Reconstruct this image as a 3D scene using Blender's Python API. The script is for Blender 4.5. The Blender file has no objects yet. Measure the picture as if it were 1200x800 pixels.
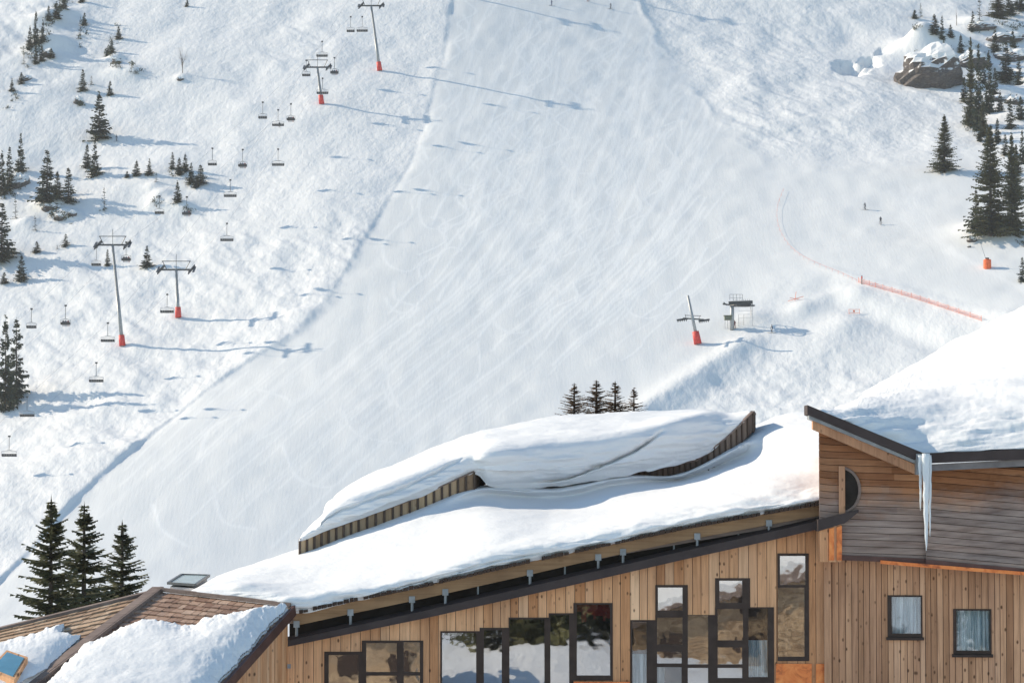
import bpy, math, random
import numpy as np
from mathutils import Vector, Matrix
random.seed(7)
R_ = math.radians
sc = bpy.context.scene
COL = sc.collection

# ------------------------------------------------------------------ camera
F = 3600.0
PITCH = math.atan(160 / F)
cam_d = bpy.data.cameras.new('camera')
cam_d.sensor_width = 36; cam_d.sensor_fit = 'HORIZONTAL'; cam_d.lens = 36 * F / 1200
cam_d.clip_start = 0.5; cam_d.clip_end = 6000
cam = bpy.data.objects.new('camera', cam_d); COL.objects.link(cam)
cam.location = (0, 0, 0); cam.rotation_euler = (R_(90) + PITCH, 0, 0)
sc.camera = cam

def ray(px, py):
    dx = (np.asarray(px, float) - 600) / F; dy = (400 - np.asarray(py, float)) / F
    yd = math.cos(PITCH) - dy * math.sin(PITCH); zd = math.sin(PITCH) + dy * math.cos(PITCH)
    return dx / yd, zd / yd
def P(px, py, Y):
    a, v = ray(px, py)
    return Vector((float(a) * Y, Y, float(v) * Y))

# ------------------------------------------------------------------ light
SUN_EL, SUN_AZ = R_(28), R_(22)      # azimuth: how far behind the left side
sdir = Vector((-math.cos(SUN_EL) * math.cos(SUN_AZ), math.cos(SUN_EL) * math.sin(SUN_AZ), math.sin(SUN_EL)))
w = bpy.data.worlds.new("World"); sc.world = w; w.use_nodes = True
nt = w.node_tree; bg = nt.nodes['Background']; sky = nt.nodes.new('ShaderNodeTexSky')
sky.sky_type = 'NISHITA'; sky.sun_disc = False; sky.sun_elevation = SUN_EL
sky.sun_rotation = math.atan2(sdir.x, sdir.y)
sky.altitude = 1800; sky.air_density = 1.0; sky.dust_density = 0.6; sky.ozone_density = 0.0
tn = nt.nodes.new('ShaderNodeMix'); tn.data_type = 'RGBA'; tn.blend_type = 'MULTIPLY'; tn.inputs[0].default_value = 1
tn.inputs[7].default_value = (.92, 1.0, .96, 1); nt.links.new(sky.outputs[0], tn.inputs[6]); nt.links.new(tn.outputs[2], bg.inputs[0]); bg.inputs[1].default_value = 0.15
sl = bpy.data.lights.new('sun', 'SUN'); sl.energy = 4.0; sl.angle = R_(0.5); sl.color = (1.0, 0.865, 0.67)
so = bpy.data.objects.new('sun', sl); COL.objects.link(so)
so.rotation_euler = sdir.to_track_quat('Z', 'Y').to_euler(); so.location = (-300, 500, 400)
vs = sc.view_settings; vs.view_transform = 'Standard'; vs.look = 'None'; vs.gamma = 1; vs.exposure = 0.62
vs.use_curve_mapping = False

# ------------------------------------------------------------------ materials
def newmat(name):
    m = bpy.data.materials.new(name); m.use_nodes = True
    t = m.node_tree; return m, t, t.nodes['Principled BSDF']
def N(t, kind, **kw):
    n = t.nodes.new(kind)
    for k, v in kw.items():
        if k in n.inputs.keys() if hasattr(n.inputs, 'keys') else False: n.inputs[k].default_value = v
        else: setattr(n, k, v)
    return n
def ramp(t, fac, stops):
    r = t.nodes.new('ShaderNodeValToRGB'); els = r.color_ramp.elements
    while len(els) < len(stops): els.new(0.5)
    for e, (p, c) in zip(els, stops):
        e.position = p; e.color = (*c, 1) if len(c) == 3 else c
    t.links.new(fac, r.inputs[0]); return r.outputs[0]
def mix(t, a, b, fac, mode='MIX'):
    m = t.nodes.new('ShaderNodeMix'); m.data_type = 'RGBA'; m.blend_type = mode
    for s, v in ((6, a), (7, b), (0, fac)):
        if hasattr(v, 'links') or isinstance(v, bpy.types.NodeSocket): t.links.new(v, m.inputs[s])
        elif isinstance(v, (int, float)): m.inputs[s].default_value = v
        else: m.inputs[s].default_value = (*v, 1)
    return m.outputs[2]
def noise(t, scale, vec=None, detail=4, rough=.55, dist=0.0):
    n = t.nodes.new('ShaderNodeTexNoise'); n.inputs['Scale'].default_value = scale
    n.inputs['Detail'].default_value = detail; n.inputs['Roughness'].default_value = rough
    n.inputs['Distortion'].default_value = dist
    if vec is not None: t.links.new(vec, n.inputs['Vector'])
    return n.outputs['Fac']
def mapped(t, scale=(1, 1, 1), rot=(0, 0, 0), src='Object', loc=(0, 0, 0)):
    tc = t.nodes.new('ShaderNodeTexCoord'); mp = t.nodes.new('ShaderNodeMapping')
    mp.inputs['Scale'].default_value = scale; mp.inputs['Rotation'].default_value = rot; mp.inputs['Location'].default_value = loc
    t.links.new(tc.outputs[src], mp.inputs['Vector']); return mp.outputs[0]
def attr(t, name):
    a = t.nodes.new('ShaderNodeAttribute'); a.attribute_name = name; return a.outputs['Fac']
def bump(t, b, h, strength, dist, prev=None):
    n = t.nodes.new('ShaderNodeBump'); n.inputs['Strength'].default_value = strength; n.inputs['Distance'].default_value = dist
    t.links.new(h, n.inputs['Height'])
    if prev is not None: t.links.new(prev, n.inputs['Normal'])
    t.links.new(n.outputs[0], b.inputs['Normal']); return n.outputs[0]
def simple(name, c, rough=.6, metal=0.0, var=.25, scale=3.0, spec=None):
    m, t, b = newmat(name)
    n = noise(t, scale, mapped(t))
    c1 = tuple(max(0, x * (1 - var)) for x in c); c2 = tuple(min(1, x * (1 + var)) for x in c)
    t.links.new(ramp(t, n, [(.3, c1), (.7, c2)]), b.inputs['Base Color'])
    b.inputs['Roughness'].default_value = rough; b.inputs['Metallic'].default_value = metal
    if spec is not None: b.inputs['Specular IOR Level'].default_value = spec
    return m

def snow_ground():
    m, t, b = newmat('slope_snow')
    pm = attr(t, 'groomed'); tr = attr(t, 'track')
    big = noise(t, .02, mapped(t, (1, .5, 1)), 3)
    off = ramp(t, big, [(.3, (.72, .725, .73)), (.7, (.765, .765, .765))])
    # groomed snow: streaks that run down the run
    st = noise(t, 1.0, mapped(t, (.55, .02, .02), (0, 0, R_(-16))), 4, .6)
    st2 = noise(t, 1.0, mapped(t, (.08, .006, .01), (0, 0, R_(-14))), 3, .6)
    gr = mix(t, ramp(t, st, [(.3, (.675, .685, .688)), (.7, (.745, .75, .75))]), ramp(t, st2, [(.3, (.70, .707, .708)), (.7, (.745, .748, .745))]), .5)
    c = mix(t, off, gr, pm); c = mix(t, c, (.84, .84, .835), tr)
    t.links.new(c, b.inputs['Base Color'])
    b.inputs['Roughness'].default_value = .75; b.inputs['Specular IOR Level'].default_value = .25
    n1 = noise(t, 1.0, mapped(t, (.9, .35, .5), (0, 0, R_(-35))), 5, .62)
    n2 = noise(t, .9, mapped(t, (2.4, .3, .4), (0, 0, R_(-16))), 3, .5)
    inv = N(t, 'ShaderNodeMath', operation='SUBTRACT'); inv.inputs[0].default_value = 1; t.links.new(pm, inv.inputs[1])
    ml = N(t, 'ShaderNodeMath', operation='MULTIPLY'); t.links.new(n1, ml.inputs[0]); t.links.new(inv.outputs[0], ml.inputs[1])
    p = bump(t, b, ml.outputs[0], 1.0, .2)
    ml2 = N(t, 'ShaderNodeMath', operation='MULTIPLY'); t.links.new(n2, ml2.inputs[0]); t.links.new(pm, ml2.inputs[1])
    bump(t, b, ml2.outputs[0], 1.0, .035, p)
    return m
def snow_roof():
    m, t, b = newmat('roof_snow')
    n = noise(t, .8, mapped(t), 4)
    t.links.new(ramp(t, n, [(.3, (.74, .745, .75)), (.7, (.775, .775, .775))]), b.inputs['Base Color'])
    b.inputs['Roughness'].default_value = .8; b.inputs['Specular IOR Level'].default_value = .2
    n1 = noise(t, 1.0, mapped(t, (.7, .7, 7)), 5, .6)
    p = bump(t, b, n1, .6, .045)
    n2 = noise(t, 9, mapped(t), 4, .6); p = bump(t, b, n2, .5, .022, p)
    n3 = noise(t, 60, mapped(t), 2, .6); bump(t, b, n3, .4, .006, p)
    return m
def wood(name, cols, grain_axis='Z', knots=.9, weather=None, rough=.75, vscale=1.0):
    m, t, b = newmat(name)
    rnd = attr(t, 'rnd')
    base = ramp(t, rnd, [(i / (len(cols) - 1), c) for i, c in enumerate(cols)])
    s = {'Z': (14, 14, .7), 'X': (.5, 14, 16)}[grain_axis]
    g = noise(t, 1.0 * vscale, mapped(t, s), 5, .65, .4)
    c = mix(t, base, ramp(t, g, [(.25, (.55, .5, .45)), (.55, (1, 1, 1)), (.8, (1.12, 1.1, 1.08))]), .8, 'MULTIPLY')
    if knots:
        v = t.nodes.new('ShaderNodeTexVoronoi'); v.inputs['Scale'].default_value = 1
        v.inputs['Randomness'].default_value = 1
        t.links.new(mapped(t, (6.5, 1, 3.6) if grain_axis == 'Z' else (2, 1, 5.5)), v.inputs['Vector'])
        k = ramp(t, v.outputs['Distance'], [(.10, (1, 1, 1)), (.20, (0, 0, 0))])
        kk = N(t, 'ShaderNodeMath', operation='MULTIPLY'); t.links.new(k, kk.inputs[0])
        kn = ramp(t, noise(t, 1.0, mapped(t, (1.3, 1, 1.1)), 3, .7), [(.42, (.12, .12, .12)), (.56, (knots, knots, knots))]); t.links.new(kn, kk.inputs[1])
        c = mix(t, c, (.10, .045, .02), kk.outputs[0])
    blot = noise(t, .7, mapped(t, (1, 1, .4)), 4, .6)
    c = mix(t, c, ramp(t, blot, [(.3, (.60, .56, .55)), (.65, (1.06, 1.04, 1))]), .85, 'MULTIPLY')
    if weather: c = weather(t, c)
    t.links.new(c, b.inputs['Base Color'])
    b.inputs['Roughness'].default_value = rough; b.inputs['Specular IOR Level'].default_value = .25
    bump(t, b, g, .5, .01)
    return m
def grey_weather(t, c):
    # boards left grey by rain low down, still brown under the eaves, patchy
    n = noise(t, .55, mapped(t, (1, 1, 1.6)), 5, .7)
    sep = t.nodes.new('ShaderNodeSeparateXYZ'); tc = t.nodes.new('ShaderNodeTexCoord'); t.links.new(tc.outputs['Object'], sep.inputs[0])
    mr = t.nodes.new('ShaderNodeMapRange'); mr.inputs[1].default_value = 11.2; mr.inputs[2].default_value = 9.2
    t.links.new(sep.outputs[2], mr.inputs[0])
    ad = N(t, 'ShaderNodeMath', operation='ADD'); t.links.new(n, ad.inputs[0]); t.links.new(mr.outputs[0], ad.inputs[1])
    hf = N(t, 'ShaderNodeMath', operation='MULTIPLY'); t.links.new(ad.outputs[0], hf.inputs[0]); hf.inputs[1].default_value = .5
    f = ramp(t, hf.outputs[0], [(.44, (0, 0, 0)), (.66, (1, 1, 1))])
    ff = N(t, 'ShaderNodeMath', operation='MULTIPLY'); t.links.new(f, ff.inputs[0]); ff.inputs[1].default_value = .76
    g2 = noise(t, 1, mapped(t, (.8, 5, 9)), 4, .6)
    return mix(t, c, ramp(t, g2, [(.3, (.13, .11, .105)), (.7, (.40, .33, .29))]), ff.outputs[0])
MAT = {}
MAT['ground'] = snow_ground(); MAT['snow'] = snow_roof()
MAT['larch'] = wood('larch_boards', [(.62, .29, .13), (.86, .49, .27), (.73, .375, .19), (.90, .56, .34)])
MAT['larch_dark'] = wood('brown_larch_boards', [(.40, .20, .105), (.70, .395, .23), (.53, .28, .16), (.80, .48, .30)])
MAT['siding'] = wood('weathered_siding', [(.20, .08, .033), (.44, .195, .085), (.30, .125, .055), (.52, .26, .13)], 'X', .35, grey_weather)
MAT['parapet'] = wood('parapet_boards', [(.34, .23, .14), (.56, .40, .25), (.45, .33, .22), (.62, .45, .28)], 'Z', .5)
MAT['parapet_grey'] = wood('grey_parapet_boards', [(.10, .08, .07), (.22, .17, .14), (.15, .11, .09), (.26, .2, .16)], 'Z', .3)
MAT['batten'] = simple('dark_battens', (.085, .055, .038), .8)
MAT['beam'] = wood('edge_beam', [(.34, .21, .115), (.42, .27, .15)], 'X', .4)
MAT['shingle'] = wood('wood_shingles', [(.27, .17, .11), (.56, .40, .27), (.40, .26, .17), (.66, .50, .36)], 'Z', 0)
MAT['shingle_red'] = wood('reddish_shingles', [(.24, .14, .10), (.46, .31, .23), (.33, .205, .15), (.54, .39, .30)], 'Z', 0)
MAT['ridge'] = wood('ridge_boards', [(.22, .165, .145), (.32, .25, .215)], 'X', 0)
MAT['rust'] = simple('brown_metal', (.10, .045, .035), .55, .3)
MAT['fascia'] = simple('charcoal_fascia', (.060, .045, .042), .75, 0, .2, 1.5, .15)
MAT['void'] = simple('recess_shade', (.03, .025, .022), 1.0, spec=0.0)  # near-black colour stands for the shade in gaps and openings
MAT['galv'] = simple('galvanised_steel', (.27, .28, .29), .5, .5)
MAT['frame'] = simple('dark_window_frame', (.055, .036, .028), .7, spec=.2)
MAT['frame_grey'] = simple('grey_window_frame', (.10, .10, .10), .5)
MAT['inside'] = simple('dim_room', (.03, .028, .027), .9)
MAT['curtain'] = None
def curtain():
    m, t, b = newmat('pale_curtain')
    n = noise(t, 1, mapped(t, (13, 13, .7)), 4)
    t.links.new(ramp(t, n, [(.36, (.20, .30, .34)), (.66, (.72, .80, .82))]), b.inputs['Base Color'])
    b.inputs['Roughness'].default_value = .9; return m
MAT['curtain'] = curtain()
def glass(refl=.42, tr=.72):
    m, t, b = newmat('window_glass')
    out = t.nodes['Material Output']
    gl = t.nodes.new('ShaderNodeBsdfGlossy'); gl.inputs['Roughness'].default_value = .015; gl.inputs['Color'].default_value = (.95, .97, 1, 1)
    tp = t.nodes.new('ShaderNodeBsdfTransparent'); tp.inputs['Color'].default_value = (tr, tr, tr, 1)
    mx = t.nodes.new('ShaderNodeMixShader'); mx.inputs[0].default_value = refl
    t.links.new(tp.outputs[0], mx.inputs[1]); t.links.new(gl.outputs[0], mx.inputs[2]); t.links.new(mx.outputs[0], out.inputs['Surface'])
    bn = t.nodes.new('ShaderNodeBump'); bn.inputs['Strength'].default_value = .2; bn.inputs['Distance'].default_value = .008
    t.links.new(noise(t, 1.6, mapped(t), 2), bn.inputs['Height']); t.links.new(bn.outputs[0], gl.inputs['Normal'])
    return m
MAT['glass'] = glass(); MAT['glass_clear'] = glass(.13, .97)
def copper():
    m, t, b = newmat('copper_sheet')
    n = noise(t, 3.5, mapped(t), 5, .6, .8)
    t.links.new(ramp(t, n, [(.3, (.28, .07, .025)), (.46, (.72, .19, .045)), (.7, (.88, .32, .09))]), b.inputs['Base Color'])
    b.inputs['Metallic'].default_value = .35; b.inputs['Roughness'].default_value = .45; return m
MAT['copper'] = copper()
def ice():
    m, t, b = newmat('icicle_ice')
    b.inputs['Base Color'].default_value = (.86, .9, .93, 1); b.inputs['Roughness'].default_value = .12
    b.inputs['Transmission Weight'].default_value = .35; b.inputs['IOR'].default_value = 1.31
    bump(t, b, noise(t, 14, mapped(t, (1, 1, .3))), .4, .03); return m
MAT['ice'] = ice(); MAT['drip'] = simple('eave_metal', (.17, .15, .145), .6)
def foliage(name, a, b_):
    m, t, b = newmat(name)
    n = noise(t, 5, mapped(t), 3)
    c = mix(t, ramp(t, attr(t, 'rnd'), [(0, a), (1, b_)]), ramp(t, n, [(.3, (.6, .6, .6)), (.7, (1.25, 1.25, 1.25))]), .8, 'MULTIPLY')
    t.links.new(c, b.inputs['Base Color'])
    b.inputs['Roughness'].default_value = .7; b.inputs['Specular IOR Level'].default_value = .2
    return m
MAT['needle'] = foliage('spruce_needles', (.030, .040, .026), (.085, .095, .055))
MAT['needle_olive'] = foliage('olive_spruce_needles', (.05, .055, .028), (.16, .15, .07))
MAT['needle_brown'] = foliage('brown_spruce_tips', (.10, .06, .035), (.26, .17, .10))
MAT['bark'] = simple('bark', (.07, .05, .04), .9)
MAT['twig'] = simple('bare_twigs', (.16, .13, .115), .9)
def rock():
    m, t, b = newmat('rock_face')
    n = noise(t, 1.2, mapped(t, (1, 1, 2.2)), 6, .65)
    col = ramp(t, n, [(.3, (.03, .025, .024)), (.55, (.10, .082, .075)), (.75, (.20, .17, .155))])
    g = t.nodes.new('ShaderNodeNewGeometry'); s = t.nodes.new('ShaderNodeSeparateXYZ'); t.links.new(g.outputs['Normal'], s.inputs[0])
    n2 = noise(t, .6, mapped(t), 4)
    tg = t.nodes.new('ShaderNodeTexCoord'); sg = t.nodes.new('ShaderNodeSeparateXYZ'); t.links.new(tg.outputs['Generated'], sg.inputs[0])
    m1 = N(t, 'ShaderNodeMath', operation='MULTIPLY_ADD'); t.links.new(s.outputs[2], m1.inputs[0]); m1.inputs[1].default_value = .32; t.links.new(sg.outputs[2], m1.inputs[2])
    ad = N(t, 'ShaderNodeMath', operation='MULTIPLY_ADD'); t.links.new(n2, ad.inputs[0]); ad.inputs[1].default_value = .55; t.links.new(m1.outputs[0], ad.inputs[2])
    hh = N(t, 'ShaderNodeMath', operation='MULTIPLY'); t.links.new(ad.outputs[0], hh.inputs[0]); hh.inputs[1].default_value = .5
    f = ramp(t, hh.outputs[0], [(.49, (0, 0, 0)), (.52, (1, 1, 1))])
    t.links.new(mix(t, col, (.76, .76, .765), f), b.inputs['Base Color']); b.inputs['Roughness'].default_value = .85
    bump(t, b, n, .8, .3); return m
MAT['rock'] = rock()
MAT['tower'] = simple('tower_steel', (.34, .35, .36), .5, .4)
MAT['steel_dark'] = simple('dark_steel', (.05, .052, .056), .5, .3)
MAT['red_pad'] = simple('red_padding', (.62, .045, .035), .6)
MAT['orange_pad'] = simple('orange_padding', (.78, .13, .03), .6)
MAT['net'] = simple('orange_netting', (.80, .22, .12), .7)
MAT['wear_dark'] = simple('dark_ski_wear', (.035, .04, .055), .8)
MAT['wear_blue'] = simple('navy_ski_wear', (.04, .06, .13), .8)
MAT['wear_red'] = simple('maroon_ski_wear', (.18, .035, .04), .8)
MAT['ski'] = simple('ski_base', (.12, .12, .13), .4)
MAT['plaster'] = simple('pale_sheet_metal', (.42, .39, .38), .6)

# ------------------------------------------------------------------ mesh helpers
class MB:
    def __init__(s): s.v = []; s.f = []; s.r = []
    def face(s, idx, r=0.5): s.f.append(idx); s.r.append(r)
    def quad(s, a, b, c, d, r=.5):
        n = len(s.v); s.v += [tuple(a), tuple(b), tuple(c), tuple(d)]; s.face((n, n+1, n+2, n+3), r)
    def tri(s, a, b, c, r=.5):
        n = len(s.v); s.v += [tuple(a), tuple(b), tuple(c)]; s.face((n, n+1, n+2), r)
    def hexa(s, p, r=.5):                       # p: 8 corners, bottom 4 then top 4
        n = len(s.v); s.v += [tuple(q) for q in p]
        for f in ((3,2,1,0),(4,5,6,7),(0,1,5,4),(1,2,6,5),(2,3,7,6),(3,0,4,7)): s.face(tuple(n+i for i in f), r)
    def box(s, x0, x1, y0, y1, z0, z1, r=.5):
        s.hexa([(x0,y0,z0),(x1,y0,z0),(x1,y1,z0),(x0,y1,z0),(x0,y0,z1),(x1,y0,z1),(x1,y1,z1),(x0,y1,z1)], r)
    def tube(s, pts, rad, k=6, cap=True, r=.5):
        pts = [Vector(p) for p in pts]; rings = []
        for i, p in enumerate(pts):
            d = (pts[min(i+1, len(pts)-1)] - pts[max(i-1, 0)]).normalized()
            a = d.orthogonal().normalized() if i == 0 else (prev - d * prev.dot(d)).normalized()
            prev = a; bb = d.cross(a); rr = rad[i] if isinstance(rad, (list, tuple)) else rad
            n = len(s.v)
            for j in range(k):
                an = 2 * math.pi * j / k; s.v.append(tuple(p + (a * math.cos(an) + bb * math.sin(an)) * rr))
            rings.append(n)
        for i in range(len(rings) - 1):
            for j in range(k):
                s.face((rings[i]+j, rings[i]+(j+1) % k, rings[i+1]+(j+1) % k, rings[i+1]+j), r)
        if cap:
            s.face(tuple(rings[0]+j for j in reversed(range(k))), r); s.face(tuple(rings[-1]+j for j in range(k)), r)
    def bar(s, a, b, wx, wz, up=(0, 0, 1), r=.5):   # rectangular bar a->b
        a = Vector(a); b = Vector(b); d = (b - a).normalized(); u = Vector(up)
        sx = d.cross(u).normalized() * wx / 2; sz = sx.cross(d).normalized() * wz / 2
        s.hexa([a-sx-sz, b-sx-sz, b+sx-sz, a+sx-sz, a-sx+sz, b-sx+sz, b+sx+sz, a+sx+sz], r)
    def build(s, name, mat, parent=None, smooth=False):
        me = bpy.data.meshes.new(name); me.from_pydata(s.v, [], s.f)
        at = me.attributes.new('rnd', 'FLOAT', 'FACE'); at.data.foreach_set('value', np.array(s.r, dtype=np.float32))
        if smooth: me.polygons.foreach_set('use_smooth', [True] * len(me.polygons))
        me.materials.append(MAT[mat] if isinstance(mat, str) else mat); me.update()
        o = bpy.data.objects.new(name, me); COL.objects.link(o)
        if parent is not None: o.parent = parent
        return o
def grid_mesh(name, V, mat, parent=None, attrs=None, closed_u=False, caps=False, smooth=True):
    nu, nv = V.shape[:2]; idx = np.arange(nu * nv).reshape(nu, nv)
    if closed_u: idx2 = np.concatenate([idx, idx[:, :1]], 1)
    else: idx2 = idx
    q = np.stack([idx2[:-1, :-1], idx2[1:, :-1], idx2[1:, 1:], idx2[:-1, 1:]], -1).reshape(-1, 4)
    me = bpy.data.meshes.new(name)
    loops = q.reshape(-1).astype(np.int32); starts = np.arange(0, len(loops), 4, dtype=np.int32); tot = np.full(len(q), 4, np.int32)
    if caps:
        e0 = idx[0, ::-1].astype(np.int32)[::-1]; e1 = idx[-1, ::-1].astype(np.int32)
        starts = np.append(starts, [len(loops), len(loops) + nv]).astype(np.int32); tot = np.append(tot, [nv, nv]).astype(np.int32)
        loops = np.concatenate([loops, e0, e1])
    me.vertices.add(nu * nv); me.vertices.foreach_set('co', V.reshape(-1).astype(np.float32))
    me.loops.add(len(loops)); me.loops.foreach_set('vertex_index', loops)
    me.polygons.add(len(starts)); me.polygons.foreach_set('loop_start', starts); me.polygons.foreach_set('loop_total', tot)
    me.polygons.foreach_set('use_smooth', np.full(len(starts), smooth))
    me.update(calc_edges=True); me.validate()
    for k, a in (attrs or {}).items():
        at = me.attributes.new(k, 'FLOAT', 'POINT'); at.data.foreach_set('value', a.reshape(-1).astype(np.float32))
    me.materials.append(MAT[mat]); o = bpy.data.objects.new(name, me); COL.objects.link(o)
    if parent is not None: o.parent = parent
    return o
def thing(name, label, cat, loc=(0, 0, 0), group=None, rz=0):
    o = bpy.data.objects.new(name, None); COL.objects.link(o); o.location = loc; o.rotation_euler = (0, 0, rz)
    o.empty_display_size = .3; o['label'] = label; o['category'] = cat
    if group: o['group'] = group
    return o
def tag(o, label, cat, group=None, kind=None):
    if label: o['label'] = label
    if cat: o['category'] = cat
    if group: o['group'] = group
    if kind: o['kind'] = kind
    return o
def copy_tree(o, parent=None):
    c = o.copy(); COL.objects.link(c)
    if parent is not None: c.parent = parent
    for ch in list(o.children): copy_tree(ch, c)
    return c
def centre(root):            # move a thing's origin to its parts' base, keep parts in place
    lo = Vector((1e9,)*3); hi = Vector((-1e9,)*3)
    def walk(o):
        if o.type == 'MESH':
            for v in o.data.vertices:
                for i in range(3):
                    if v.co[i] < lo[i]: lo[i] = v.co[i]
                    if v.co[i] > hi[i]: hi[i] = v.co[i]
        for c in o.children: walk(c)
    walk(root)
    c = Vector(((lo.x + hi.x) / 2, (lo.y + hi.y) / 2, lo.z))
    def shift(o):
        if o.type == 'MESH': o.data.transform(Matrix.Translation(-c))
        for ch in o.children: shift(ch)
    shift(root); root.location = c

# ------------------------------------------------------------------ numpy noise
def _h(ix, iy, seed):
    n = (ix.astype(np.int64) * 374761393 + iy.astype(np.int64) * 668265263 + seed * 1442695041) & 0xFFFFFFFF
    n = ((n ^ (n >> 13)) * 1274126177) & 0xFFFFFFFF
    return ((n ^ (n >> 16)) & 0xFFFF) / 65535.0
def vnoise(x, y, seed=0):
    ix = np.floor(x); iy = np.floor(y); fx = x - ix; fy = y - iy
    fx = fx * fx * (3 - 2 * fx); fy = fy * fy * (3 - 2 * fy)
    a = _h(ix, iy, seed); b = _h(ix+1, iy, seed); c = _h(ix, iy+1, seed); d = _h(ix+1, iy+1, seed)
    return (a + (b - a) * fx) * (1 - fy) + (c + (d - c) * fx) * fy - .5
def fbm(x, y, oct=4, seed=0, gain=.5):
    s = 0; a = 1
    for i in range(oct):
        s = s + a * vnoise(x * 2**i + 17.3 * i, y * 2**i - 9.1 * i, seed + i); a *= gain
    return s
def sstep(a, b, x):
    t = np.clip((x - a) / (b - a), 0, 1); return t * t * (3 - 2 * t)

# ------------------------------------------------------------------ terrain
XEY = np.array([400., 545, 590, 650, 760, 900, 1100]); XEX = np.array([-150., -91, -66, -40, -26, -17, -10])
TY = np.array([-400., -120, -60, -25, 40, 110, 200, 330, 430, 500, 540, 620, 800, 1100, 1500, 2500])
TZ = np.array([10., -8, -10.8, -11.4, -11.3, -11, -17, -31, -38, -39, -31, 6, 94.5, 245, 430, 640])
def smooth_interp(Y, xs, ys):
    # monotone-ish cubic through knots
    m = np.gradient(ys, xs); i = np.clip(np.searchsorted(xs, Y) - 1, 0, len(xs) - 2)
    h = xs[i+1] - xs[i]; t = np.clip((Y - xs[i]) / h, 0, 1)
    return ((2*t**3-3*t**2+1)*ys[i] + (t**3-2*t**2+t)*h*m[i] + (-2*t**3+3*t**2)*ys[i+1] + (t**3-t**2)*h*m[i+1])
def Gx(u, q=0):       # cross profile: side left of the run leans to the left, run is nearly flat
    l = lambda x, k: k * np.log1p(np.exp(np.clip(x / k, -40, 40)))
    return (.19 - .15 * q) * np.clip(u, -220, 900) + (-.15) * l(u - 2, 10) + .08 * l(u - 70, 15) - .10 * l(u - 260, 30)
def base0(x, Y):
    far = sstep(380, 560, Y)
    u = x - np.interp(Y, XEY, XEX)
    z = smooth_interp(Y, TY, TZ) + far * (Gx(u, sstep(650, 880, Y)) + 5)
    return z
def march(fn, pxs, pys, y0=505., y1=1100., st=.5):
    a, v = ray(pxs, pys); a = np.atleast_1d(a); v = np.atleast_1d(v)
    Ys = np.arange(y0, y1, st); out = []
    D = fn(a[:, None] * Ys[None], np.broadcast_to(Ys, (len(a), len(Ys)))) - v[:, None] * Ys[None]
    for i in range(len(a)):
        k = np.where(D[i] > 0)[0]; k = k[0] if len(k) else len(Ys) - 1
        Y = Ys[k]
        if k > 0:
            d0, d1 = D[i, k-1], D[i, k]; Y = Ys[k-1] + st * (-d0) / (d1 - d0 + 1e-9)
        out.append((a[i] * Y, Y))
    return np.array(out)
def poly_world(pts):
    p = np.array(pts, float); return march(base0, p[:, 0], p[:, 1])
def polydist(x, Y, W):      # signed distance to an open polyline (+ = right of travel), and fraction along
    best = np.full(x.shape, 1e9); sgn = np.ones(x.shape); frac = np.zeros(x.shape)
    for i in range(len(W) - 1):
        ax, ay = W[i]; bx, by = W[i+1]; dx, dy = bx-ax, by-ay; L2 = dx*dx+dy*dy
        t = np.clip(((x-ax)*dx + (Y-ay)*dy) / L2, 0, 1)
        qx = x - ax - t*dx; qy = Y - ay - t*dy; d = np.hypot(qx, qy); m = d < best
        best = np.where(m, d, best); sgn = np.where(m, np.sign(dx*qy - dy*qx), sgn); frac = np.where(m, (i + t) / (len(W)-1), frac)
    return best, sgn, frac
EDGE = poly_world([(545,-60),(530,0),(518,70),(502,130),(476,195),(440,262),(405,320),(385,352),(345,392),(290,425),(235,463),(180,505),(130,548),(85,592),(45,635),(0,680),(-60,735)])
REDGE = poly_world([(725,-60),(745,0),(775,55),(815,110),(862,160),(905,200),(925,215)])
SHELF = poly_world([(1290,170),(1200,196),(1090,208),(1000,205),(935,208),(914,228),(913,262),(930,292),(962,312),(1005,330),(1070,350),(1150,375),(1290,415)])
CREST = poly_world([(905,385),(872,404),(835,428),(795,453),(755,478),(720,500)])
PITS = [(poly_world([(996,80)])[0], 4.8, 4.6), (poly_world([(1019,72)])[0], 3.6, 3.8), (poly_world([(1035,62)])[0], 2.6, 1.3), (poly_world([(1180,90)])[0], 5.5, 3.0), (poly_world([(1150,62)])[0], 4.0, 2.0)]
MOUNDS = [(poly_world([(px, py)])[0], r, h) for px, py, r, h in
    [(188,232,4.0,1.5),(200,240,3.4,1.3),(180,240,2.5,1.1),(216,243,3.0,1.3),(178,222,2.5,.8),(62,240,4,1.7),(72,250,3,1.4),(50,236,3,1.3),(84,252,2.5,1.2),(30,262,4,1.2),
     (1090,60,9,6.5),(1075,62,5,2.5),(1120,55,6,2.5),(1150,35,7,3),(1190,40,7,2.5),(1150,110,5,1.5),(1180,110,6,2.0),(1185,140,5,1.5),(1140,272,7,1.5),(1175,275,9,2.0),
     (140,85,5,1.3),(135,70,3.5,1.8),(156,88,4,1.2),(212,95,3,1.0),(60,55,6,2.2),(48,60,5,2.0),(70,20,6,2.0),(50,28,5,2.0),
     (965,352,4,.7),(1000,352,5,.6),(985,385,6,.9),(940,365,4,1.0),(880,375,5,.9)]]
GULLY = poly_world([(975,322),(966,338),(968,350),(990,362),(1020,374),(1060,390),(1120,415)])
def smin_step(d, w): return 1 / (1 + np.exp(-np.clip(d / w, -30, 30)))
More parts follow.
